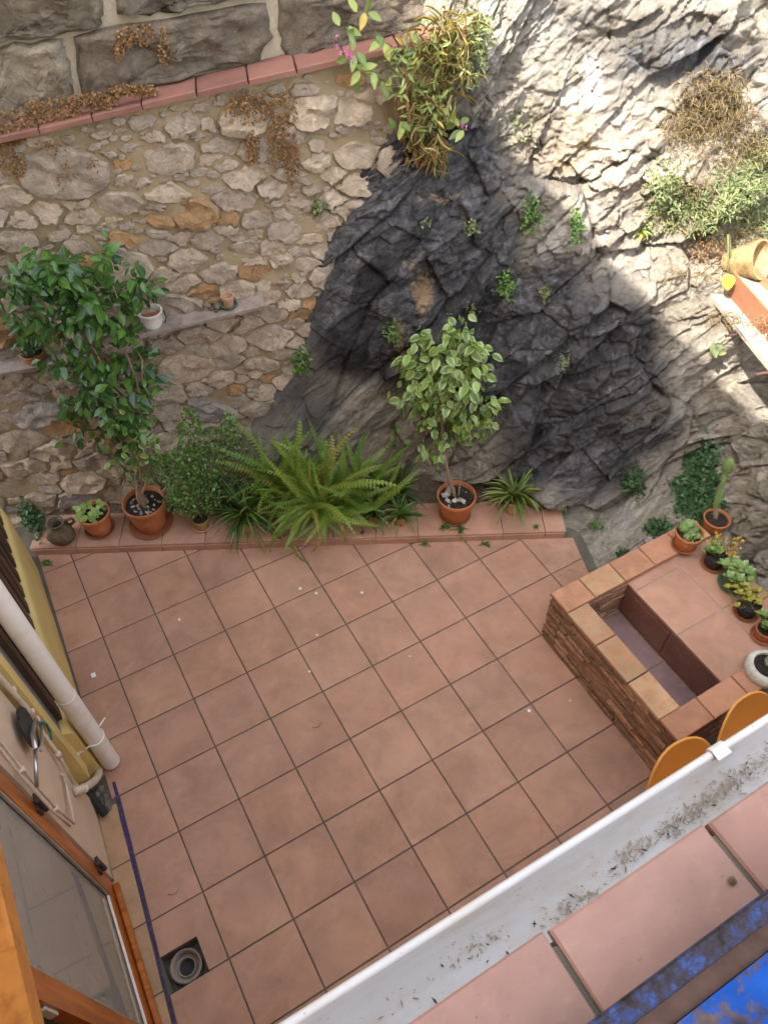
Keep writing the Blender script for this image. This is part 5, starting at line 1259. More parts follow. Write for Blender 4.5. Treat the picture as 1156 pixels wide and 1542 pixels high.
# 7. small-leaf bush in ochre pot
p = onledge(305, 793); q = saucer(p, 0.068, MT['terra_pale'], 'pale clay saucer under the ochre pot', 0.015)
bush = thing('small_leaf_bush', 'straggling bush of tiny bright leaves in an ochre glazed pot', 'potted plant', q); z_ = pot_parts(bush, 0.062, 0.045, 0.09, MT['yellow_pot'], 0.012, 0.006)
P0 = q.copy(); dcam = unit(V(CAM[0] - P0[0], CAM[1] - P0[1], 0))
ells = [(285,655,20,42,-.1),(240,705,26,24,-.1),(278,700,34,28,-.05),(330,665,32,26,-.15),(346,640,12,18,-.15),(255,705,26,22,-.02),(310,700,30,26,-.05),(300,740,32,22),(275,735,26,22),(262,755,18,18),(320,760,18,16),(285,765,14,14,.03)]
pts, ctr = blob_points(2300, ells, P0, depth=0.06); scatter_leaves(bush, pts, np.tile(unit(V(0, 0, .5) + dcam * .7), (len(pts), 1)), LM['small'], 0.021, 0.017, T_SM, 0.9)
for uv in ((285, 640), (330, 650), (255, 700), (310, 690), (300, 735), (270, 755), (275, 690)): branch(bush, [V(0, 0, z_), crownpt((305 + uv[0]) / 2, (770 + uv[1]) / 2), crownpt(*uv, -.06)], 0.004, 0.0015, MT['stem'], 'stem', .012, 8, 5)

def patch(name, label, cat, u, v, ru, rv, n, mat, L, W, plane, dens=0.015, tm=T_SM, droop=None, group=None, n2=None):
    """a clump growing on the wall, the rock or the ground"""
    if plane == 'rock': P, N = onrock(u, v)
    elif plane == 'wall': P, N = onwall(u, v, -0.02), -WN
    else: P, N = onz(u, v, plane), V(0, 0, 1)
    t_ = thing(name, label, cat, P, group=group); pts = []; nn = []; ph1, ph2, ph3 = rng.random(3) * 6.28
    for _ in range(n):
        a = rng.random() * 6.283; r = rng.random() ** 0.65 * (0.85 + 0.22 * math.sin(2 * a + ph1) + 0.18 * math.sin(3 * a + ph2) + 0.14 * math.sin(7 * a + ph3)) * (1.0 if rng.random() < .93 else 1.35); uu = u + ru * r * math.cos(a); vv = v + rv * r * math.sin(a)
        if plane == 'rock':
            q_, m_ = onrock(uu, vv); q_ = q_ + rng.normal(size=3) * .006; m_ = unit(m_ + N)
        elif plane == 'wall': q_, m_ = onwall(uu, vv, -0.02), -WN
        else: q_, m_ = onz(uu, vv, plane), V(0, 0, 1)
        pts.append(q_ + m_ * abs(rng.normal()) * dens * max(.1, 1.3 - r)); nn.append(m_)
    scatter_leaves(t_, np.array(pts), np.array(nn) + V(0, 0, .35), mat, L, W, tm, 0.9, dirb=None if droop is None else V(0, 0, -droop))
    return t_
def tuft(name, label, cat, u, v, n, L, W, mat, plane, up=0.7, group=None, spread=0.6, droop=0.0):
    P, N = onrock(u, v) if plane == 'rock' else ((onwall(u, v, -0.02), -WN) if plane == 'wall' else (onz(u, v, plane), V(0, 0, 1)))
    t_ = thing(name, label, cat, P, group=group)
    d = unit(N * 0.6 + V(0, 0, up - droop) + rng.normal(size=(n, 3)) * spread); nn = unit(np.cross(np.cross(d, V(0, 0, 1)), d) + rng.normal(size=(n, 3)) * .3)
    l_ = L * (0.5 + 0.7 * rng.random(n)); o_ = rng.normal(size=(n, 3)) * L * 0.12
    tag(obj('blades', leaves_mesh('blades', o_, d, nn, l_, np.full(n, W), BLD[1 + n % 3], mat), t_), kind='stuff'); return t_

t_ = thing('wild_bush', 'yellowish wild bush tangled between the small leaf bush and the fern', 'bush', onledge(375, 762)); P0 = V(*t_.location); dcam = unit(V(CAM[0] - P0[0], CAM[1] - P0[1], 0))
pts, ctr = blob_points(1100, [(365,690,30,30,-.1),(345,715,26,24,-.05),(395,720,28,26,-.05),(370,740,44,20),(350,665,16,20,-.12),(405,690,16,18,-.1)], P0, depth=.06); scatter_leaves(t_, pts, np.tile(unit(V(0, 0, .5) + dcam * .7), (len(pts), 1)), LM['sage'], .026, .012, T_SM, .9)
pts, ctr = blob_points(600, [(360,740,50,20),(420,745,30,16)], P0, depth=.06); scatter_leaves(t_, pts, np.tile(unit(V(0, 0, .5) + dcam * .7), (len(pts), 1)), LM['ivy'], .032, .018, T_SM, .9, 'dark_foliage')
for uv in ((365, 670), (345, 690), (395, 700), (410, 680), (350, 650), (380, 655)): branch(t_, [V(0, 0, 0), crownpt((375 + uv[0]) / 2, 715), crownpt(*uv, -.08)], .003, .001, MT['twig'], 'stem', .012, 8, 5)
# creepers at the foot of the wall
patch('creeper', 'dark small leaved creeper in the corner by the yellow plinth', 'creeper', 50, 775, 20, 36, 700, LM['ivy'], 0.026, 0.021, LT, 0.07)
patch('creeper', 'dark small leaved creeper behind the earthen jug', 'creeper', 95, 748, 32, 18, 480, LM['ivy'], 0.026, 0.021, LT, 0.08)
patch('creeper', 'dark small leaved creeper between lime plant and tall ficus', 'creeper', 178, 730, 36, 20, 520, LM['ivy'], 0.026, 0.021, LT, 0.10)
patch('creeper', 'dark undergrowth behind the ochre pot and the strap plant', 'creeper', 340, 745, 70, 22, 1100, LM['ivy'], 0.026, 0.02, LT, 0.09)
patch('creeper', 'dark undergrowth behind the fern pot', 'creeper', 500, 735, 90, 20, 900, LM['ivy'], 0.026, 0.018, LT, 0.08)
patch('weed_sprig', 'small green sprig on the tiles by the yellow plinth foot', 'weed', 72, 849, 9, 5, 60, LM['small'], 0.016, 0.012, 0.004, 0.012)
t_ = thing('arum_seedling', 'three leaved arum seedling rising beside the jug', 'plant', onledge(112, 742)); P0 = V(*t_.location); dcam = unit(V(CAM[0] - P0[0], CAM[1] - P0[1], 0))
for (u, v, a) in ((108, 708, .1), (100, 722, -.5), (118, 722, .7)):
    c = crownpt(u, v); obj('leaf', single(T_OV, 'leaf', 0.075, 0.062, LM['lime'] if False else LM['small']), t_, mtx=mtx_of(c, right * a + V(0, 0, -.4) + dcam * .4, V(0, 0, .7) + dcam * .6)); branch(t_, [V(0, 0, 0), c * .6, c], .003, .002, MT['stem'], 'stem', .002, 5, 5)
t_ = thing('round_leaf_sapling', 'thin sapling with a few pale round leaves between fern and ficus', 'plant', onledge(607, 742)); P0 = V(*t_.location); dcam = unit(V(CAM[0] - P0[0], CAM[1] - P0[1], 0))
for (u, v) in ((592, 640), (602, 645), (585, 672), (598, 672), (590, 655), (610, 662), (618, 665)):
    c = crownpt(u, v); obj('leaf', single(T_OV, 'leaf', 0.05, 0.038, LM['small']), t_, mtx=mtx_of(c, rdir(1)[0] + V(0, 0, -.3), V(0, 0, .6) + dcam * .6)); branch(t_, [V(0, 0, 0), crownpt(603, 700), c], .0035, .0015, MT['stem'], 'stem', .004, 7, 5)
# dry tangle behind the strap plant
tuft('withered_plant', 'tangle of dry brownish stems between the bush and the fern', 'plant', 375, 735, 110, 0.22, 0.004, LM['drygrass'], LT, 0.9, None, 0.5)
patch('creeper', 'thin yellowish creeper climbing the rock foot behind the strap plant', 'creeper', 360, 690, 38, 34, 240, LM['sage'], 0.02, 0.014, 'rock', 0.06)
# weeds on ledge and floor
for (u, v, n_, L, pl, lab) in ((668, 795, 26, .07, LT, 'weed tuft on the ledge before the variegated ficus saucer'), (692, 800, 20, .09, LT, 'taller weed tuft at the ledge edge below the variegated ficus'), (806, 793, 14, .05, LT, 'sparse weed at the pointed end of the ledge'), (640, 820, 16, .05, .003, 'small weed in a floor joint below the ledge'), (730, 820, 20, .06, .003, 'spiky weed in the floor joint near the rock'), (545, 803, 12, .04, LT, 'tiny weed on the ledge below the fern'), (113, 826, 12, .05, .003, 'small trailing weed at the ledge foot below the jug')):
    tuft('weed_tuft', lab, 'weed', u, v, n_, L, 0.006, LM['small'], pl, 0.4, None, 0.7)

# ---- potted plants on the trough deck
DK = DZ + 0.001; RK = PZ + 0.002
def ball_cactus(root, c, r, mat, ribs=11, name='cactus'):
    m = MB(); n = ribs * 4; prof = [(r * math.cos(a) * (1.0), r * 0.85 * math.sin(a)) for a in np.linspace(-1.2, 1.5, 12)]
    m.lathe([(max(0.001, x), z) for x, z in prof], n)
    m.v = [(x * (1 + 0.09 * math.cos(ribs * math.atan2(y, x))) + c[0], y * (1 + 0.09 * math.cos(ribs * math.atan2(y, x))) + c[1], z + c[2]) for x, y, z in m.v]
    return m.build(name, mat, root, smooth=True)
# round cacti in tapered terracotta pot at the rim corner
p = onz(1028, 822, RK); q = saucer(p, 0.078, MT['terra_dark'], 'terracotta saucer under the pot of round cacti', 0.016)
t_ = thing('cactus_pot', 'terracotta pot crowded with small round spiny cacti at the trough rim', 'potted plant', q); z_ = pot_parts(t_, 0.088, 0.055, 0.135, MT['terra'], 0.022, 0.007)
for (x, y, r) in ((-.03, .03, .032), (.02, .04, .034), (.0, -.01, .03), (.045, .0, .024), (-.04, -.02, .024), (.02, -.045, .022), (-.01, .055, .026)): ball_cactus(t_, (x, y, z_ + r * .75 + (.02 if y > .02 else 0)), r, MT['cactus'])
pp = V(*t_.location); pts = pp + np.c_[rng.normal(size=(220, 2)) * 0.04, z_ + 0.012 + 0.03 * rng.random(220)]
scatter_leaves(t_, pts, np.tile(V(0, 0, 1), (220, 1)), LM['succ'], 0.014, 0.009, T_SM, .9)
pts = pp + np.c_[rng.normal(size=(260, 2)) * 0.035, z_ + 0.02 + 0.05 * rng.random(260)]
scatter_leaves(t_, pts, np.tile(V(0, 0, 1), (260, 1)), LM['drygrass'], 0.018, 0.0012, T_SM, 1.2, name='spines')
# prickly pear
p = onz(1071, 796, DK)
t_ = thing('prickly_pear', 'tall prickly pear cactus of stacked green pads in a terracotta pot', 'potted plant', p); z_ = pot_parts(t_, 0.085, 0.055, 0.11, MT['terra'], 0.018, 0.007)
P0 = V(*p); dcam = unit(V(CAM[0] - P0[0], CAM[1] - P0[1], 0))
def pad(ua, va, ub, vb, w, name='pad', mat=None):
    a = crownpt(ua, va); b = crownpt(ub, vb); L = np.linalg.norm(b - a); m = MB(); m.lathe([(max(.001, w * math.sin(math.pi * s_) ** .62 * (.8 + .3 * s_)), L * s_) for s_ in np.linspace(0, 1, 12)], 18)
    m.v = [(x, y * .38, z) for x, y, z in m.v]
    d = unit(b - a); nn = dcam; X = unit(np.cross(nn, d)); Y = np.cross(d, X); M_ = Matrix.Identity(4)
    for r in range(3): M_[r][0] = X[r]; M_[r][1] = Y[r]; M_[r][2] = d[r]; M_[r][3] = a[r]
    obj(name, autosmooth(m.mesh(name, mat or MT['cactus']), 80), t_, mtx=M_)
a0 = topx(P0 + V(0, 0, z_))[0]
pad(a0[0] - 2, a0[1] + 4, 1077, 762, 0.018, 'stem', MT['bark']); pad(1075, 768, 1086, 733, 0.024); pad(1083, 738, 1092, 712, 0.014); pad(1091, 717, 1099, 690, 0.038)
pebbles(t_, 0.05, z_, 6, .006, .012)
# succulents with yellow flowers
def succulent(u, v, Rt, Rb, h, mat, label, lm, zz_, nl=80, Ls=0.034, flowers=None, sau=None, slabel=None, spread=0.06, leafname='leaf', hgt=0.06, cen=(0, 0)):
    p = onz(u, v, zz_)
    if sau is not None: p = saucer(p, Rt * 1.18, sau, slabel, 0.016)
    t_ = thing('succulent', label, 'potted plant', p); z_ = pot_parts(t_, Rt, Rb, h, mat, .014, .006)
    sh = [single(tm, leafname, 1.0, .68, lm) for tm in (t_ovate(-.25, .25, 3), t_ovate(.1, .15, 3))]
    heads = [(cen[0] + random.gauss(0, spread * .55), cen[1] + random.gauss(0, spread * .55), z_ + .02 + random.random() * hgt) for _ in range(max(5, nl // 9))]
    for hd in heads:
        branch(t_, [V(0, 0, z_), V(hd[0] * .6, hd[1] * .6, z_ + .015), V(*hd)], .004, .003, MT['stem'], 'stem', .003, 5, 5)
        for k in range(9):
            a = 2.4 * k; d = V(math.cos(a), math.sin(a), .25 + .06 * k); obj(leafname, sh[k % 2], t_, mtx=mtx_of(V(*hd), d, V(-math.cos(a) * .3, -math.sin(a) * .3, 1), Ls * random.uniform(.7, 1.1) * (1.1 - .05 * k)))
    if flowers:
        fp_ = []
        for (fu, fv) in flowers:
            c = onplane(fu, fv, V(*p) + V(0, 0, z_), unit(V(CAM[0] - p[0], CAM[1] - p[1], 0.6)))
            for _ in range(16): fp_.append(c + rng.normal(size=3) * 0.011)
            branch(t_, [V(0, 0, z_), (c - V(*p)) * .6 + V(0, 0, .03), c - V(*p)], .002, .0014, MT['stem'], 'flower_stem', .004, 6, 4)
        fp_ = np.array(fp_); o_ = scatter_leaves(t_, fp_, np.tile(V(0, 0, 1), (len(fp_), 1)), LM['flower'], .014, .011, T_SM, .9, 'flowers')
    return t_
succulent(1072, 850, .066, .05, .09, MT['black_pot'], 'black potted succulent with orange yellow flowers by the prickly pear', LM['succ'], DK, 110, .042, [(1078, 806), (1090, 812), (1100, 825), (1108, 818), (1093, 832), (1105, 835), (1085, 822), (1112, 812), (1070, 815), (1098, 845)], MT['terra_dark'], 'terracotta saucer under the black pot with yellow flowers', .06, cen=(-.005, .03))
succulent(1100, 880, .074, .05, .10, MT['green_pot'], 'pale round leaved succulent in a green plastic pot', LM['succ'], DK, 140, .05, None, MT['green_pot'], 'dark green saucer under the green plastic pot', .085)
succulent(1121, 922, .066, .05, .09, MT['black_pot'], 'straggly yellow green succulent in a black pot', LM['yellowgreen'], DK, 190, .03, None, MT['terra_dark'], 'wide terracotta saucer holding a black pot', .10, cen=(.0, .03))
succulent(1146, 958, .06, .044, .075, MT['terra'], 'yellow green succulent in a small terracotta pot beside the white bowl', LM['succ'], DK, 130, .04, None, MT['terra_dark'], 'terracotta saucer beside the white bowl', .085, cen=(-.0, .02))
# white bowl with grey cactus
p = onz(1146, 1016, DK); t_ = thing('cactus_bowl', 'wide white stoneware bowl holding a grey barrel cactus', 'potted plant', p)
m = MB(); m.lathe([(1.15*a_, 1.1*b_) for a_, b_ in [(0.001, 0), (.06, 0), (.092, .025), (.102, .055), (.095, .085), (.08, .098), (.07, .098), (.066, .088), (.07, .06), (.001, .05)]], 40, .006)
obj('bowl', autosmooth(m.mesh('bowl', MT['white_bowl']), 60), t_)
m = MB(); m.lathe([(.078, .088), (.03, .092), (.001, .091)], 20); m.build('soil', MT['soil'], t_, smooth=True)
ball_cactus(t_, (.03, .0, .105), .042, MT['cactus_grey'], 13)

# ---- creeper carpets on the rock beside the trough
patch('creeper_carpet', 'dense dark green creeper carpet on the rock above the trough pots', 'creeper', 1052, 735, 46, 58, 4200, LM['ivy'], .020, .017, 'rock', .025)
patch('creeper_patch', 'small dark creeper growing from the cleft under the black slab', 'creeper', 955, 728, 22, 24, 420, LM['ivy'], .020, .015, 'rock', .03)
patch('creeper_patch', 'low creeper patch behind the far rim of the trough', 'creeper', 990, 797, 26, 16, 520, LM['ivy'], .018, .015, 'rock', .02)
patch('creeper_patch', 'small creeper tuft at the corner of the trough rim', 'creeper', 938, 835, 11, 9, 150, LM['ivy'], .016, .013, 'rock', .02)
for (u, v, ru, rv, n_, lab) in ((590, 500, 14, 18, 130, 'fern like weed growing in the rock cleft behind the variegated ficus'), (762, 430, 12, 28, 240, 'leafy weed hanging in the middle of the dark rock'), (798, 325, 18, 32, 300, 'green weed in the rock crack below the sunlit edge'), (866, 340, 13, 26, 220, 'pale green weed on the sunlit rim of the rock'), (820, 440, 8, 16, 90, 'thin weed in the rock crack'), (848, 550, 10, 26, 60, 'wispy grey green weed on the dark slab'), (708, 340, 12, 12, 80, 'small weed on the upper dark rock shelf'), (710, 465, 7, 10, 40, 'tiny weed above the variegated ficus crown'), (848, 770, 8, 12, 50, 'small weed at the rock foot by the ledge end'), (895, 793, 20, 12, 110, 'flat grey green weed on the rubble behind the trough'), (640, 335, 6, 5, 20, 'tiny bright weed on the rock near the rubble wall')):
    patch('rock_weed', lab, 'weed', u, v, ru, rv, n_, LM['small'] if n_ > 100 else LM['sage'], .018, .011, 'rock', .025)
patch('wall_weed', 'small weed rooted in the rubble wall joint', 'weed', 481, 310, 13, 20, 120, LM['sage'], .018, .014, 'wall', .02)
patch('wall_weed', 'leafy weed where rubble wall meets the rock', 'weed', 455, 540, 22, 22, 200, LM['small'], .028, .012, 'wall', .05)
# grey stone lumps beside the far rim
for (u, v, r, lab) in ((975, 815, .045, 'pale grey loose stone leaning on the far trough rim'), (965, 828, .03, 'small flat grey stone by the trough rim')):
    P, N = onrock(u, v); pts = rdir(16) * np.array([r * 1.2, r, r * .7]); bm = bmesh.new()
    for q in pts: bm.verts.new(q)
    bmesh.ops.convex_hull(bm, input=bm.verts); me = bpy.data.meshes.new('loose_stone'); bm.to_mesh(me); bm.free(); me.materials.append(MT['stone_blue'])
    tag(obj('loose_stone', me, None, P + V(0, 0, r * .3)), lab, 'stone')

# ---- plank shelf on the sunlit rock with clay boxes
pa, _ = onrock(1045, 425); pb, _ = onrock(1156, 565)
zp = (pa[2] + pb[2]) / 2 + 0.26
pA = onz(1036, 402, zp); pB = onz(1156, 548, zp); dP = unit(pB - pA); nP = V(dP[1], -dP[0], 0)
if nP[0] < 0: nP = -nP
angP = math.atan2(dP[1], dP[0])
pk = thing('plank_shelf', 'bleached plank shelf on iron pegs fixed to the sunlit rock', 'shelf', pA, angP)
sgn = 1 if (V(-dP[1], dP[0], 0) @ nP) > 0 else -1
def ybox(a, b): return (min(a, b), max(a, b))
y0_, y1_ = ybox(0, sgn * 0.15)
LPK = np.linalg.norm(pB - pA) + 0.6
MB().box(0, LPK, y0_, y1_, -0.028, 0.0, .002, .003).build('plank', MT['plank'], pk)
for xx in (0.28, 0.62, 0.95): MB().tube([(xx, -sgn * 0.07, -.036), (xx, sgn * 0.5, -.036)], .007, 8).build('peg', MT['iron'], pk)
def claybox(off, L, label):
    o = pA + dP * off + nP * 0.075; t_ = thing('clay_box', label, 'planter', o + V(0, 0, .001), angP); w = .15; h = .15; yo = sgn
    m = MB(); w0, w1 = .055, .075
    def q(x0, x1, a): return [(x0, -a), (x1, -a), (x1, a), (x0, a)]
    lo = q(.015, L - .015, w0); hi = q(0, L, w1); hin = q(.012, L - .012, w1 - .012); lin_ = q(.02, L - .02, w0 - .005)
    P = [(x, y + yo * .07, 0) for x, y in lo] + [(x, y + yo * .07, h) for x, y in hi] + [(x, y + yo * .07, h) for x, y in hin] + [(x, y + yo * .07, h - .035) for x, y in lin_]
    F = [(3, 2, 1, 0)] + [(a + k, a + (k + 1) % 4, a + 4 + (k + 1) % 4, a + 4 + k) for a in (0, 4, 8) for k in range(4)]
    m.add(P, F); m.build('box', MT['terra_box'], t_)
    P2 = [(x, y + yo * .07, h - .034) for x, y in lin_]; m = MB(); m.add(P2, [(0, 1, 2, 3)]); m.build('soil', MT['pebble'], t_)
    pts = V(*t_.location) + np.array([dP * random.uniform(.03, L - .03) + nP * (.07 + random.uniform(-.05, .05)) + V(0, 0, h - .02 + random.random() * .03) for _ in range(160)])
    scatter_leaves(t_, pts, np.tile(V(0, 0, 1), (160, 1)), LM['drygrass'], .05, .003, T_SM, 1.0, 'dry_stalks')
claybox(0.30, 0.40, 'long terracotta planter box with dry stalks on the bleached plank'); claybox(0.72, 0.40, 'second terracotta planter box further along the bleached plank')
# old half pot / roof tile
P, N = onrock(1088, 395); t_ = thing('broken_pot', 'old tan clay pot lying broken on its side behind the clay boxes', 'pot', P + N * .05, 0)
m = MB(); m.lathe([(.05, 0), (.062, .03), (.085, .10), (.10, .17), (.108, .19), (.108, .21), (.098, .21), (.09, .17), (.075, .10), (.055, .035), (.001, .02)], 36, .03)
dq = unit(-dP * .55 - nP * .35 + V(0, 0, -.35)); o = obj('shell', autosmooth(m.mesh('shell', MT['tan_shard']), 50), t_); o.rotation_euler = Vector(tuple(-dq)).to_track_quat('Z', 'Y').to_euler()
# sprigs near the plank
P, N = onrock(1082, 528); t_ = thing('rock_sprig', 'pale green three leaved sprig sprouting from the lit rock below the plank', 'plant', P)
for (u, v, s_) in ((1072, 517, .09), (1090, 522, .065), (1080, 530, .06), (1084, 538, .05), (1076, 528, .05)):
    c = onplane(u, v, P + N * .06, N) - P; obj('leaf', single(T_OV, 'leaf', s_, s_ * .6, LM['sage']), t_, mtx=mtx_of(c, rdir(1)[0] + V(-.4, 0, .2), N + V(0, 0, .5))); branch(t_, [V(0, 0, 0), c * .5 + N * .02, c], .003, .002, MT['stem'], 'stem', .002, 5, 4)
P, N = onrock(1098, 425); t_ = thing('yellow_leaf_shoot', 'single drooping shoot with one bright yellow leaf before the curved tile', 'plant', P)
c0 = onplane(1096, 350, P + N * .16, N) - P; c1 = onplane(1096, 412, P + N * .16, N) - P
branch(t_, [V(0, 0, 0), c0, c1], .008, .004, MT['stem'], 'stem', .003, 8, 6); obj('leaf', single(T_OV, 'leaf', .09, .07, LM['brightyel']), t_, mtx=mtx_of(c1, c1 - c0, N))

# ---- vegetation of the sunlit slope
k = 0
for (u, v, n_, L, mt, lab) in ((1060,160,260,.16,'drygrass','matted dry grass mound high on the sunlit rock'),(1100,180,200,.15,'drygrass','dry grass hanging beside the matted mound'),(1030,190,160,.14,'drygrass','sparse dry stalks before the matted grass mound'),(1130,230,180,.15,'drygrass','dry grass at the bare boulders on the slope'),(1080,130,160,.13,'drygrass','dry grass on the crest above the matted mound'),
    (1010,300,150,.10,'sage','grey green tussock on the sunlit slope'),(1000,270,120,.09,'sage','small grey green tussock above the yellow sprout'),(1060,330,200,.12,'sage','green herb clump above the curved tile'),(1090,300,160,.12,'sage','green herb clump above the shoot with the yellow leaf'),(1130,280,220,.15,'sage','lush green herb clump on the sunlit slope'),(1150,330,200,.14,'sage','tall green herbs behind the clay boxes'),(1120,350,160,.12,'drygrass','dry stalks behind the curved roof tile'),(1060,370,140,.09,'dryivy','reddish dry herb beside the curved roof tile'),(1040,280,120,.10,'drygrass','thin dry grass between the grey tussocks'),(1145,240,140,.12,'sage','green herb at the edge of the bare boulders'),(990,330,70,.06,'drygrass','low dry grass at the sunlit slab edge')):
    patch('slope_herb', lab, 'plant', u, v, 34 + n_ * .10, 26 + n_ * .06, int(n_ * 1.9), LM[mt], L * .30, .0024 if mt == 'drygrass' else .007, 'rock', .045, BLD[2] if mt == 'drygrass' else T_SM)
tuft('yellow_sprout', 'yellow green broad leaved sprout on the sunlit slab', 'plant', 965, 350, 22, .06, .016, LM['hang'], 'rock', .5, None, .7)
patch('slope_creeper', 'low greyish creeper on the sunlit slope', 'creeper', 1010, 310, 50, 40, 500, LM['sage'], .02, .012, 'rock', .03)
patch('slope_creeper', 'low yellowish creeper across the slope by the lush herbs', 'creeper', 1110, 300, 46, 60, 700, LM['sage'], .018, .010, 'rock', .03)
patch('slope_creeper', 'brown dry creeper mat under the grass mound', 'creeper', 1065, 200, 85, 70, 900, LM['drygrass'], .032, .002, 'rock', .04, BLD[2])
patch('lichen_herb', 'thin yellowish moss on the lit rock by the hanging plants', 'moss', 780, 190, 30, 45, 160, LM['sage'], .014, .008, 'rock', .01)

# ---- hanging plant at the end of the coping
PH = onwall(640, 90, -0.12)
t_ = thing('hanging_wallflower', 'mass of hanging valerian and straw coloured dry stems at the coping end', 'plant', PH)
rp = V(*PH)
def hang_pts(n, ells, off=0.06):
    out = []
    for _ in range(n):
        e = ells[rng.integers(len(ells))]; a = rng.random() * 6.283; r = math.sqrt(rng.random()); out.append(onplane(e[0] + e[2] * r * math.cos(a), e[1] + e[3] * r * math.sin(a), PH - WN * abs(rng.normal()) * off, WN))
    return np.array(out)
fN = unit(-WN * .8 + V(0, 0, .6))
pts = hang_pts(330, [(610,75,30,30),(640,110,35,40),(600,120,22,30),(650,60,40,35),(625,150,25,30),(660,150,20,25),(665,175,18,22)], .07)
scatter_leaves(t_, pts, np.tile(fN, (len(pts), 1)), LM['hang'], .042, .012, T_OV, .9, dirb=V(0, 0, -.4))
pts = hang_pts(420, [(700,60,28,45),(715,90,20,40),(690,110,18,30),(725,50,16,30)], .06)
scatter_leaves(t_, pts, np.tile(fN, (len(pts), 1)), LM['sage'], .032, .009, T_SM, .9)
pts = hang_pts(700, [(660,60,50,45),(690,50,35,45),(640,130,30,60),(680,110,30,40),(640,190,28,40),(650,230,22,20)], .07)
scatter_leaves(t_, pts, np.tile(fN, (len(pts), 1)), LM['straw'], .095, .0016, BLD[2], 1.0, 'dry_stems', dirb=V(0, 0, -.3))
pts = hang_pts(170, [(605,160,12,35),(620,200,16,40),(645,225,26,16),(655,220,18,20),(612,130,8,30)], .04)
scatter_leaves(t_, pts, np.tile(fN, (len(pts), 1)), LM['dryivy'], .06, .02, T_OV2, .5, 'dead_leaves', dirb=V(0, 0, -1.2))
# leafy side shoots
for (u0, v0, pathuv, lab) in ((590, 70, ((575, 60), (545, 25), (520, 40)), 'a'), (600, 130, ((570, 115), (545, 110), (530, 85)), 'b'), (640, 170, ((630, 185), (610, 195), (600, 190)), 'c'), (650, 150, ((680, 170), (692, 188), (700, 195)), 'd')):
    pa_ = [onplane(u, v, PH - WN * .05, WN) - rp for u, v in ((u0, v0),) + pathuv]; branch(t_, pa_, .003, .0015, MT['stem'], 'shoot', .004, 9, 5)
    for (u, v) in pathuv:
        for _ in range(4):
            c = onplane(u + random.uniform(-9, 9), v + random.uniform(-9, 9), PH - WN * .06, WN) - rp; obj('leaf', single(T_OV, 'leaf', .075, .034, LM['hang']), t_, mtx=mtx_of(c, rdir(1)[0] * .8 + V(0, 0, -.3), fN + rdir(1)[0] * .3))
for (u, v) in ((697, 190), (520, 75), (527, 86), (505, 68)):
    pts = np.array([onplane(u + random.gauss(0, 3), v + random.gauss(0, 3), PH - WN * .07, WN) for _ in range(12)]); scatter_leaves(t_, pts, np.tile(fN, (12, 1)), LM['pink'], .014, .010, T_SM, .9, 'flower', kind=True)
# leafy shoot standing on the coping
# ---- dry creeper on the walls
def dry_creeper(label, ells, n, off, L=.022, mat='dryivy'):
    out = []
    for _ in range(n):
        e = ells[rng.integers(len(ells))]; a = rng.random() * 6.283; r = math.sqrt(rng.random()); out.append(onwall(e[0] + e[2] * r * math.cos(a), e[1] + e[3] * r * math.sin(a), off) - WN * abs(rng.normal()) * .014)
    out = np.array(out); t_ = thing('dry_creeper', label, 'creeper', out.mean(0)); fN_ = unit(-WN + V(0, 0, .3))
    scatter_leaves(t_, out, np.tile(fN_, (len(out), 1)), LM[mat], L, L * .8, T_SM, .9, dirb=V(0, 0, -.3))
    for _ in range(6):
        e = ells[rng.integers(len(ells))]; p0_ = onwall(e[0], e[1] - e[3], off - .012); p1_ = onwall(e[0] + random.uniform(-8, 8), e[1] + e[3], off - .012); c = out.mean(0); branch(t_, [p0_ - c, (p0_ + p1_) / 2 - c + rng.normal(size=3) * .01, p1_ - c], .002, .001, MT['twig'], 'stem', .006, 7, 4)
dry_creeper('rust brown dead creeper hanging from the coping over the rubble wall', [(375,165,38,22),(430,180,18,50),(415,210,14,40),(440,240,12,35),(380,220,10,25),(390,150,45,14)], 1700, -.035, .0115)
dry_creeper('dead brown creeper draped on the dark stone blocks', [(190,55,14,16),(215,50,18,18),(247,70,8,32),(180,75,6,14)], 620, .06, .012)
dry_creeper('thick brown creeper litter lying along the coping', [(20,185,45,22),(80,165,45,16),(140,150,40,12),(200,135,38,8),(10,205,30,14)], 2300, -.02, .0125)
dry_creeper('thin dry creeper trailing over the big pale wall stone', [(85,225,20,12),(105,255,16,16),(140,255,10,22),(95,270,10,12),(70,215,14,6)], 260, -.04, .010)
dry_creeper('dry creeper scraps hanging under the coping in the shade', [(12,235,16,28),(30,250,10,18)], 260, -.035, .011)

# ---- wall shelves and what stands on them
def shelf(u0, v0, u1, v1, label, d=.15):
    a = onwall(u0, v0, -d); b = onwall(u1, v1, -d); L = np.linalg.norm(b - a); dd = unit(b - a); ang_ = math.atan2(dd[1], dd[0]); tilt = -math.asin(dd[2])
    t_ = thing('wall_shelf', label, 'shelf', a); t_.rotation_euler = (0, tilt, ang_)
    m = MB(); m.box(0, L, 0, d + .01, -.022, 0, .003, .004); m.build('board', MT['old_wood'], t_)
    for xx in (L * .2, L * .78): MB().tube([(xx, -.012, -.032), (xx, d + .01, -.032)], .007, 7).build('peg', MT['iron'], t_)
    MB().tube([(L * .78, 0.02, -.035), (L * .80, d * .9, -.14)], .005, 6).build('brace', MT['iron'], t_)
    return a, dd, V(-dd[1], dd[0], 0)
sa, sd, sn = shelf(195, 510, 398, 459, 'weathered board shelf on the rubble wall carrying white pot and small clay pot')
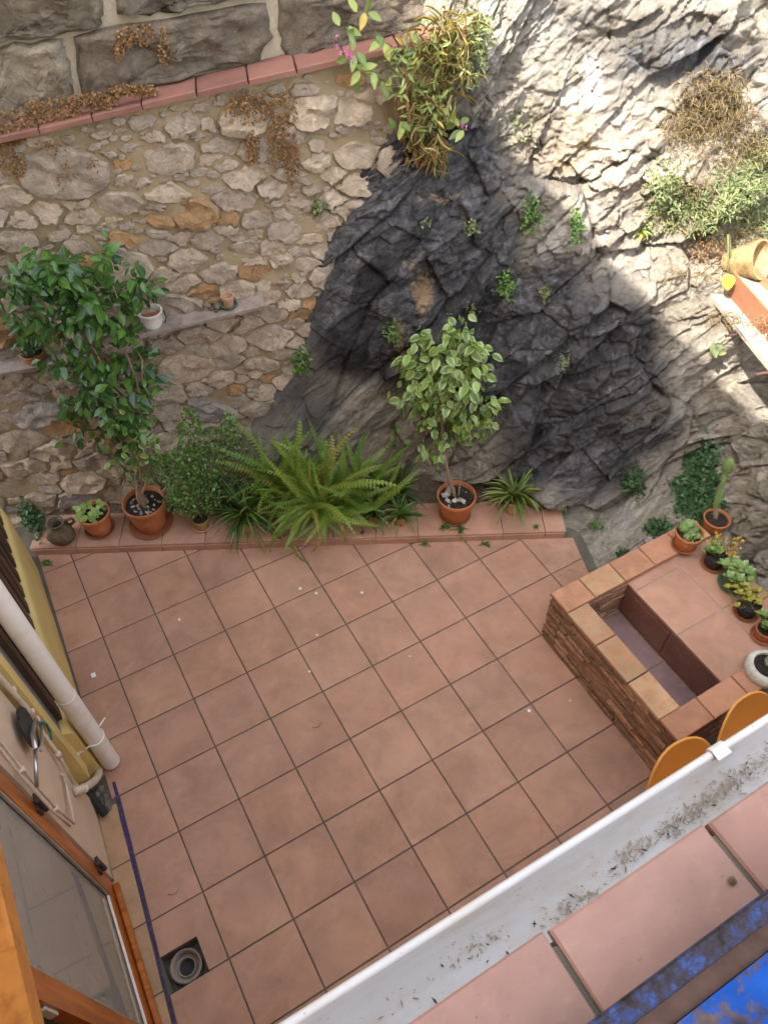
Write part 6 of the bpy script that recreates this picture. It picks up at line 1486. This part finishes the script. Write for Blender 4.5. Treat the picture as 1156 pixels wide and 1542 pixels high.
sb, sbd, sbn = shelf(-30, 568, 130, 540, 'weathered board shelf on the rubble wall behind the tall ficus')
def onshelf(a, dd, along, back): return a + dd * along + V(-dd[1], dd[0], 0) * back + V(0, 0, .002)
def along_of(u, v, a, dd): q = onplane(u, v, a, WN); return float((q - a) @ dd)
q = onshelf(sa, sd, along_of(228, 495, sa, sd), .075)
t_ = thing('white_pot', 'white glazed pot with reddish inside on the weathered shelf', 'pot', q); m = MB(); m.lathe([(.001, 0), (.05, 0), (.062, .03), (.068, .085), (.073, .09), (.073, .097), (.063, .097), (.058, .05), (.001, .045)], 32); obj('body', autosmooth(m.mesh('body', MT['white_glaze']), 45), t_)
m = MB(); m.lathe([(.061, .062), (.03, .064), (.001, .063)], 20); m.build('soil', MT['terra_dark'], t_, smooth=True)
m = MB(); m.tube([(.071, -.03, .09), (.078, -.035, .05), (.06, -.045, .02)], .004, 6); m.build('cord', MT['black_pot'], t_)
q = onshelf(sa, sd, along_of(342, 462, sa, sd), .07); q2 = saucer(q, .052, MT['green_pot'], 'grey green saucer under the small clay pot on the shelf', .02)
t_ = thing('clay_pot', 'small empty clay flower pot standing in a saucer on the shelf', 'pot', q2); m = MB(); m.lathe([(.001, 0), (.026, 0), (.034, .045), (.038, .046), (.040, .066), (.033, .066), (.028, .03), (.001, .012)], 26); obj('body', autosmooth(m.mesh('body', MT['terra_pale']), 45), t_)
q = onshelf(sa, sd, along_of(318, 464, sa, sd), .07); t_ = thing('dark_stones', 'heap of dark broken slates on the weathered shelf', 'stones', q)
for _ in range(9):
    pts = rdir(9) * np.array([.026, .02, .012]); bm = bmesh.new()
    for p in pts: bm.verts.new(p)
    bmesh.ops.convex_hull(bm, input=bm.verts); me = bpy.data.meshes.new('slate'); bm.to_mesh(me); bm.free(); me.materials.append(MT['ashlar']); obj('slate', me, t_, (random.uniform(-.035, .035), random.uniform(-.03, .03), .012 + random.random() * .022), (random.random(), random.random(), random.random() * 6))
q = onshelf(sb, sbd, along_of(48, 548, sb, sbd), .07); t_ = thing('red_pot', 'shallow red clay pot with dark leaves on the shelf behind the ficus', 'potted plant', q); z_ = pot_parts(t_, .068, .05, .06, MT['terra_dark'], .014, .007)
pts = V(*q) + np.c_[rng.normal(size=(120, 2)) * .035, z_ + .02 + .05 * rng.random(120)]; scatter_leaves(t_, pts, np.tile(V(0, 0, 1), (120, 1)), LM['ivy'], .03, .018, T_SM, .9)
q = onshelf(sa, sd, along_of(205, 505, sa, sd), .04); t_ = thing('trailing_sprig', 'wilted sprig trailing beside the white pot', 'plant', q)
pts = V(*q) + rng.normal(size=(40, 3)) * np.array([.05, .03, .03]) + V(0, 0, .02); scatter_leaves(t_, pts, np.tile(unit(-WN + V(0, 0, .6)), (40, 1)), LM['sage'], .035, .014, T_SM, .9)

# ---- pipes on the house
pp = onz(172, 1150, 0.05)
dp = thing('downpipe', 'thick white plastic downpipe standing clear of the yellow plinth', 'pipe', (pp[0] - .012, pp[1] + .03, 0.035))
R = .050
tpz = onz(0, 905, 1.66) - V(pp[0] - .012, pp[1] + .03, 0.035); dirp = tpz / tpz[2]
MB().tube([dirp * 0, dirp * .80], R, 28).build('pipe', MT['pvc'], dp, smooth=True)
me = MB(); me.tube([dirp * .74, dirp * 3.2, dirp * 5.5], R * .95, 28, False); obj('sleeve', autosmooth(me.mesh('sleeve', MT['pvc']), 50), dp)
for o in dp.children: autosmooth(o.data, 50)
mc = MB(); cz = .33; mc.tube([(R * 1.02 * math.cos(a), R * 1.02 * math.sin(a), cz) for a in np.linspace(-2.3, .9, 14)] + [(R * 1.7, R * 1.5, cz + .01)], .005, 6); mc.tube([(R * 1.02 * math.cos(-2.3), R * 1.02 * math.sin(-2.3), cz), (-.10, -.05, cz)], .005, 6)
mc.box(-.115, -.095, -.065, -.035, cz - .015, cz + .015); mc.build('clamp', MT['white_glaze'], dp)
MB().tube([(-.108, .045, .15), (-.112, .05, 3.0), (-.112, .05, 6.0)], .006, 6).build('cable', MT['iron'], dp)
# elbow drain from cream wall to behind downpipe
XC = -0.345
def wallpt(u, v, off=0.0): return onx(u, v, XC + off)
el = thing('elbow_pipe', 'short cream elbow pipe curling from the cream wall to the yellow corner', 'pipe', (XC, -1.8, .2))
def E_(p): return V(p[0] - XC, p[1] + 1.8, p[2] - .2)
ep = [onx(112, 1192, -.35), onx(128, 1186, -.31), onx(146, 1172, -.275), onx(150, 1155, -.27), onx(146, 1138, -.275)]
MB().tube(crom(np.array([E_(p) for p in ep]), np.linspace(0, 4, 18)), .021, 14).build('pipe', MT['cream_pipe'], el, smooth=True)
cc = E_(onx(127, 1187, -.312)); d_ = unit(E_(ep[2]) - E_(ep[0])); MB().tube([cc - d_ * .012, cc + d_ * .012], .0245, 14).build('collar', MT['cream_pipe'], el, smooth=True)
cp = thing('water_pipe', 'cream painted water pipe with tap and joints along the cream wall', 'pipe', (XC, -1.75, 1.0))
def W_(u, v, off=.02): p = onx(u, v, XC + off); return V(p[0] - XC, p[1] + 1.75, p[2] - 1.0)
MB().tube([W_(-30, 985), W_(0, 1020), W_(40, 1066), W_(56, 1088)], .013, 10).build('pipe', MT['cream_pipe'], cp, smooth=True)
MB().tube([W_(56, 1088), W_(66, 1105), W_(88, 1135), W_(112, 1180)], .009, 10).build('pipe', MT['cream_pipe'], cp, smooth=True)
for (u, v, r) in ((47, 1072, .018), (55, 1085, .019), (88, 1136, .015), (20, 1040, .015)):
    c = W_(u, v); d_ = unit(W_(u + 6, v + 8) - W_(u, v)); MB().tube([c - d_ * .016, c + d_ * .016], r, 10).build('joint', MT['cream_pipe'], cp, smooth=True)
MB().tube([W_(52, 1085, .03), W_(50, 1105, .06), W_(54, 1128, .06)], .010, 8).build('tap', MT['steel'], cp, smooth=True)
MB().tube([W_(62, 1090, .03), W_(64, 1115, .05), W_(62, 1130, .055)], .007, 8).build('lever', MT['grout_light'], cp, smooth=True)
MB().tube([W_(53, 1130, .05), W_(54, 1150, .05), W_(56, 1185, .02)], .008, 8).build('hose_tail', MT['steel'], cp, smooth=True)
MB().tube([W_(60, 1088, .035), W_(70, 1090, .04), W_(76, 1102, .035), W_(78, 1113, .035)], .006, 6).build('rag', MT['teal'], cp)
lo = thing('thin_pipe_loop', 'pair of thin cream pipes bending to a loop low on the cream wall', 'pipe', (XC, -2.0, 1.0))
def W2(u, v, off=.012): p = onx(u, v, -.356 + off); return V(p[0] - XC, p[1] + 2.0, p[2] - 1.0)
MB().tube([W2(-25, 1092), W2(0, 1116), W2(35, 1160), W2(86, 1218), W2(112, 1240), W2(107, 1215), W2(98, 1172), W2(92, 1165)], .006, 8).build('pipe', MT['cream_pipe'], lo, smooth=True)
MB().tube([W2(-25, 1108), W2(0, 1129), W2(35, 1172), W2(80, 1222), W2(106, 1244)], .005, 8).build('pipe', MT['cream_pipe'], lo, smooth=True)
MB().tube([W2(112, 1240), W2(104, 1195), W2(95, 1165)], .005, 8).build('pipe', MT['cream_pipe'], lo, smooth=True)
for (u, v) in ((34, 1160), (85, 1218)): c = W2(u, v, .012); MB().box(c[0] - .012, c[0] + .012, c[1] - .012, c[1] + .012, c[2] - .012, c[2] + .012, .001, .003).build('clip', MT['cream_pipe'], lo)
di = thing('black_disc', 'round black rubber disc hanging against the cream wall by the tap', 'disc', onx(38, 1098, XC + .012)); m = MB(); m.lathe([(.001, 0), (.088, 0), (.095, .006), (.095, .022), (.085, .028), (.06, .024), (.02, .03), (.001, .03)], 32)
obj('disc', autosmooth(m.mesh('disc', MT['rubber']), 40), di, (0, 0, 0), (0, math.radians(90), 0)); MB().tube([(.012, 0, .0), (.012, 0, .12)], .003, 6).build('cord', MT['rubber'], di)
ho = thing('black_pipe_end', 'cut end of a black pipe sticking from the broken wall foot', 'pipe', (-.335, -1.80, .03)); m = MB(); m.tube([(-.02, .11, .10), (.0, .05, .05), (.02, -.03, .0)], .021, 14); m.build('pipe', MT['rubber'], ho, smooth=True)
# ---- drain
dn = thing('floor_drain', 'open square floor drain with grey pipe socket in the patio tiles', 'drain', ((DX0 + DX1) / 2, (DY0 + DY1) / 2, -.11)); hx = (DX1 - DX0) / 2; hy = (DY1 - DY0) / 2
m = MB(); m.add([(-hx, -hy, 0), (hx, -hy, 0), (hx, hy, 0), (-hx, hy, 0), (-hx, -hy, .1035), (hx, -hy, .1035), (hx, hy, .1035), (-hx, hy, .1035)], [(0, 1, 2, 3), (4, 5, 1, 0), (5, 6, 2, 1), (6, 7, 3, 2), (7, 4, 0, 3)])
m.v = [(x * .995, y * .995, z) for x, y, z in m.v]; m.build('pit', MT['concrete'], dn)
m = MB(); m.lathe([(.078, 0.001), (.078, .075), (.072, .08), (.066, .075), (.06, .03), (.05, .028), (.044, .05), (.04, .05), (.04, .002)], 32); obj('socket', autosmooth(m.mesh('socket', MT['grout_light']), 45), dn)
m = MB(); m.lathe([(.04, .012), (.001, .012)], 24); m.build('water', MT['rubber'], dn)

# ---- orange chairs at the trough
def chair(cx, cy, rz, label):
    t_ = thing('shell_chair', label, 'chair', (cx, cy, 0), rz, 'orange chairs against the trough'); P = []; nu, nv = 21, 44
    prof = [(-.23, .405), (-.18, .43), (-.05, .425), (.08, .415), (.15, .43), (.19, .50), (.215, .60), (.235, .70), (.25, .79)]
    prof = crom(np.array([(y, z, 0) for y, z in prof]), np.linspace(0, 8, nv))
    for j in range(nv):
        y, z = prof[j][0], prof[j][1]; t2 = j / (nv - 1); hw = .215 * (1 - .12 * max(0, t2 - .5)) * (math.sqrt(max(0.02, 1 - max(0, (t2 - .72) / .29) ** 2.4)) if t2 > .72 else 1) * (math.sqrt(max(.35, 1 - ((.06 - t2) / .08) ** 2)) if t2 < .06 else 1)
        for i in range(nu):
            s_ = i / (nu - 1) * 2 - 1; P.append((hw * s_, y - min(1, max(0, (t2 - .45) / .2)) * 1.5 * (hw * s_) ** 2, z + .5 * (hw * s_) ** 2 * max(0, 1 - t2 / .55)))
    F = [(j * nu + i, j * nu + i + 1, (j + 1) * nu + i + 1, (j + 1) * nu + i) for j in range(nv - 1) for i in range(nu - 1)]
    o = obj('shell', mesh_from('shell', P, F, True, None, MT['orange']), t_); md_ = o.modifiers.new('s', 'SOLIDIFY'); md_.thickness = .012
    for sx in (-1, 1):
        MB().tube([(sx * .16, -.17, .41), (sx * .20, -.21, .012)], .010, 10).build('leg', MT['steel'], t_, smooth=True); MB().tube([(sx * .16, .12, .41), (sx * .20, .20, .012)], .010, 10).build('leg', MT['steel'], t_, smooth=True)
chair(2.235, -3.47, math.radians(-3), 'orange moulded plastic chair at the outer corner of the brick trough')
chair(2.70, -3.46, math.radians(2), 'orange moulded plastic chair backed against the middle of the brick trough')

# ---- marks and litter on the floor
def spots(lst, mat, name, label):
    for (u, v, r, lab) in lst:
        P = onz(u, v, .0015); m = MB(); n = 12; m.add([(r * random.uniform(.7, 1.15) * math.cos(2 * math.pi * k / n), r * random.uniform(.7, 1.15) * math.sin(2 * math.pi * k / n), 0) for k in range(n)], [tuple(range(n))])
        m.add([(x * .6, y * .6, .0012) for x, y, z in m.v[:n]], [tuple(range(n))]); tag(m.build(name, mat, None, P), lab or label, 'spot', 'white drops on the patio tiles')
spots([(452, 886, .012, 'round white dropping beside another on the tile below the fern'), (476, 893, .011, 'white dropping straddling the tile joint below the fern'), (545, 892, .011, 'lone round white dropping below the small fluted pots'), (477, 956, .008, 'small white dropping one tile nearer the gutter than the pair below the fern'), (796, 1070, .012, 'white dropping on a tile beside the brick trough wall'), (466, 1011, .008, 'white smear on a tile joint in mid patio'), (617, 988, .006, 'tiny white fleck on the tile before the trough corner'), (270, 933, .010, 'white chip on the tile below the tall ficus'), (858, 1055, .006, 'tiny white fleck close to the foot of the trough bricks')], MT['white_spot'], 'white_drop', None)
P = onz(141, 1017, .002); m = MB(); m.box(-.014, .014, -.016, .016, 0, .003, .004); tag(m.build('paper_scrap', MT['white_spot'], None, P), 'crumpled white paper scrap on the tile near the downpipe', 'paper')
lf = MB()
for _ in range(150):
    t2 = random.random(); u = 440 + 420 * t2; v = 818 + random.expovariate(1 / 10.) ; 
    if random.random() < .5: u, v = random.uniform(820, 880), random.uniform(805, 870)
    chip(lf, onz(u, v, .004), random.uniform(.0012, .004))
for _ in range(130):
    u = random.uniform(100, 950); v = random.uniform(840, 1480); q = onz(u, v, .003)
    if -.2 < q[0] < 2.4 and -3.6 < q[1]: chip(lf, q, random.uniform(.0008, .0022))
tag(lf.build('floor_litter', MT['dark_debris']), 'scattered dark soil crumbs and leaf bits on the tiles', 'litter', kind='stuff')
for (u, v, lab) in ((262, 1343, 'curled dry twig on the tile beside the drain'), (262, 908, 'bent reddish twig on a tile near the ledge'), (478, 1092, 'tiny dry stalk lying on a middle tile')):
    P = onz(u, v, .004); o = MB().tube([(-.03, 0, 0), (-.01, -.012, .003), (.012, -.01, .004), (.025, .008, 0)], .0018, 5).build('twig', MT['twig'], None, P, (0, 0, random.uniform(-.5, .5))); tag(o, lab, 'twig')
P = onz(1101, 1327, GZ_ + .037); m = MB(); m.lathe([(.001, 0), (.006, .001), (.007, .004), (.003, .008), (.001, .009)], 10, .1); tag(m.build('snail_shell', MT['jug'], None, P), 'tiny brown snail shell on the terrace coping tile', 'shell')
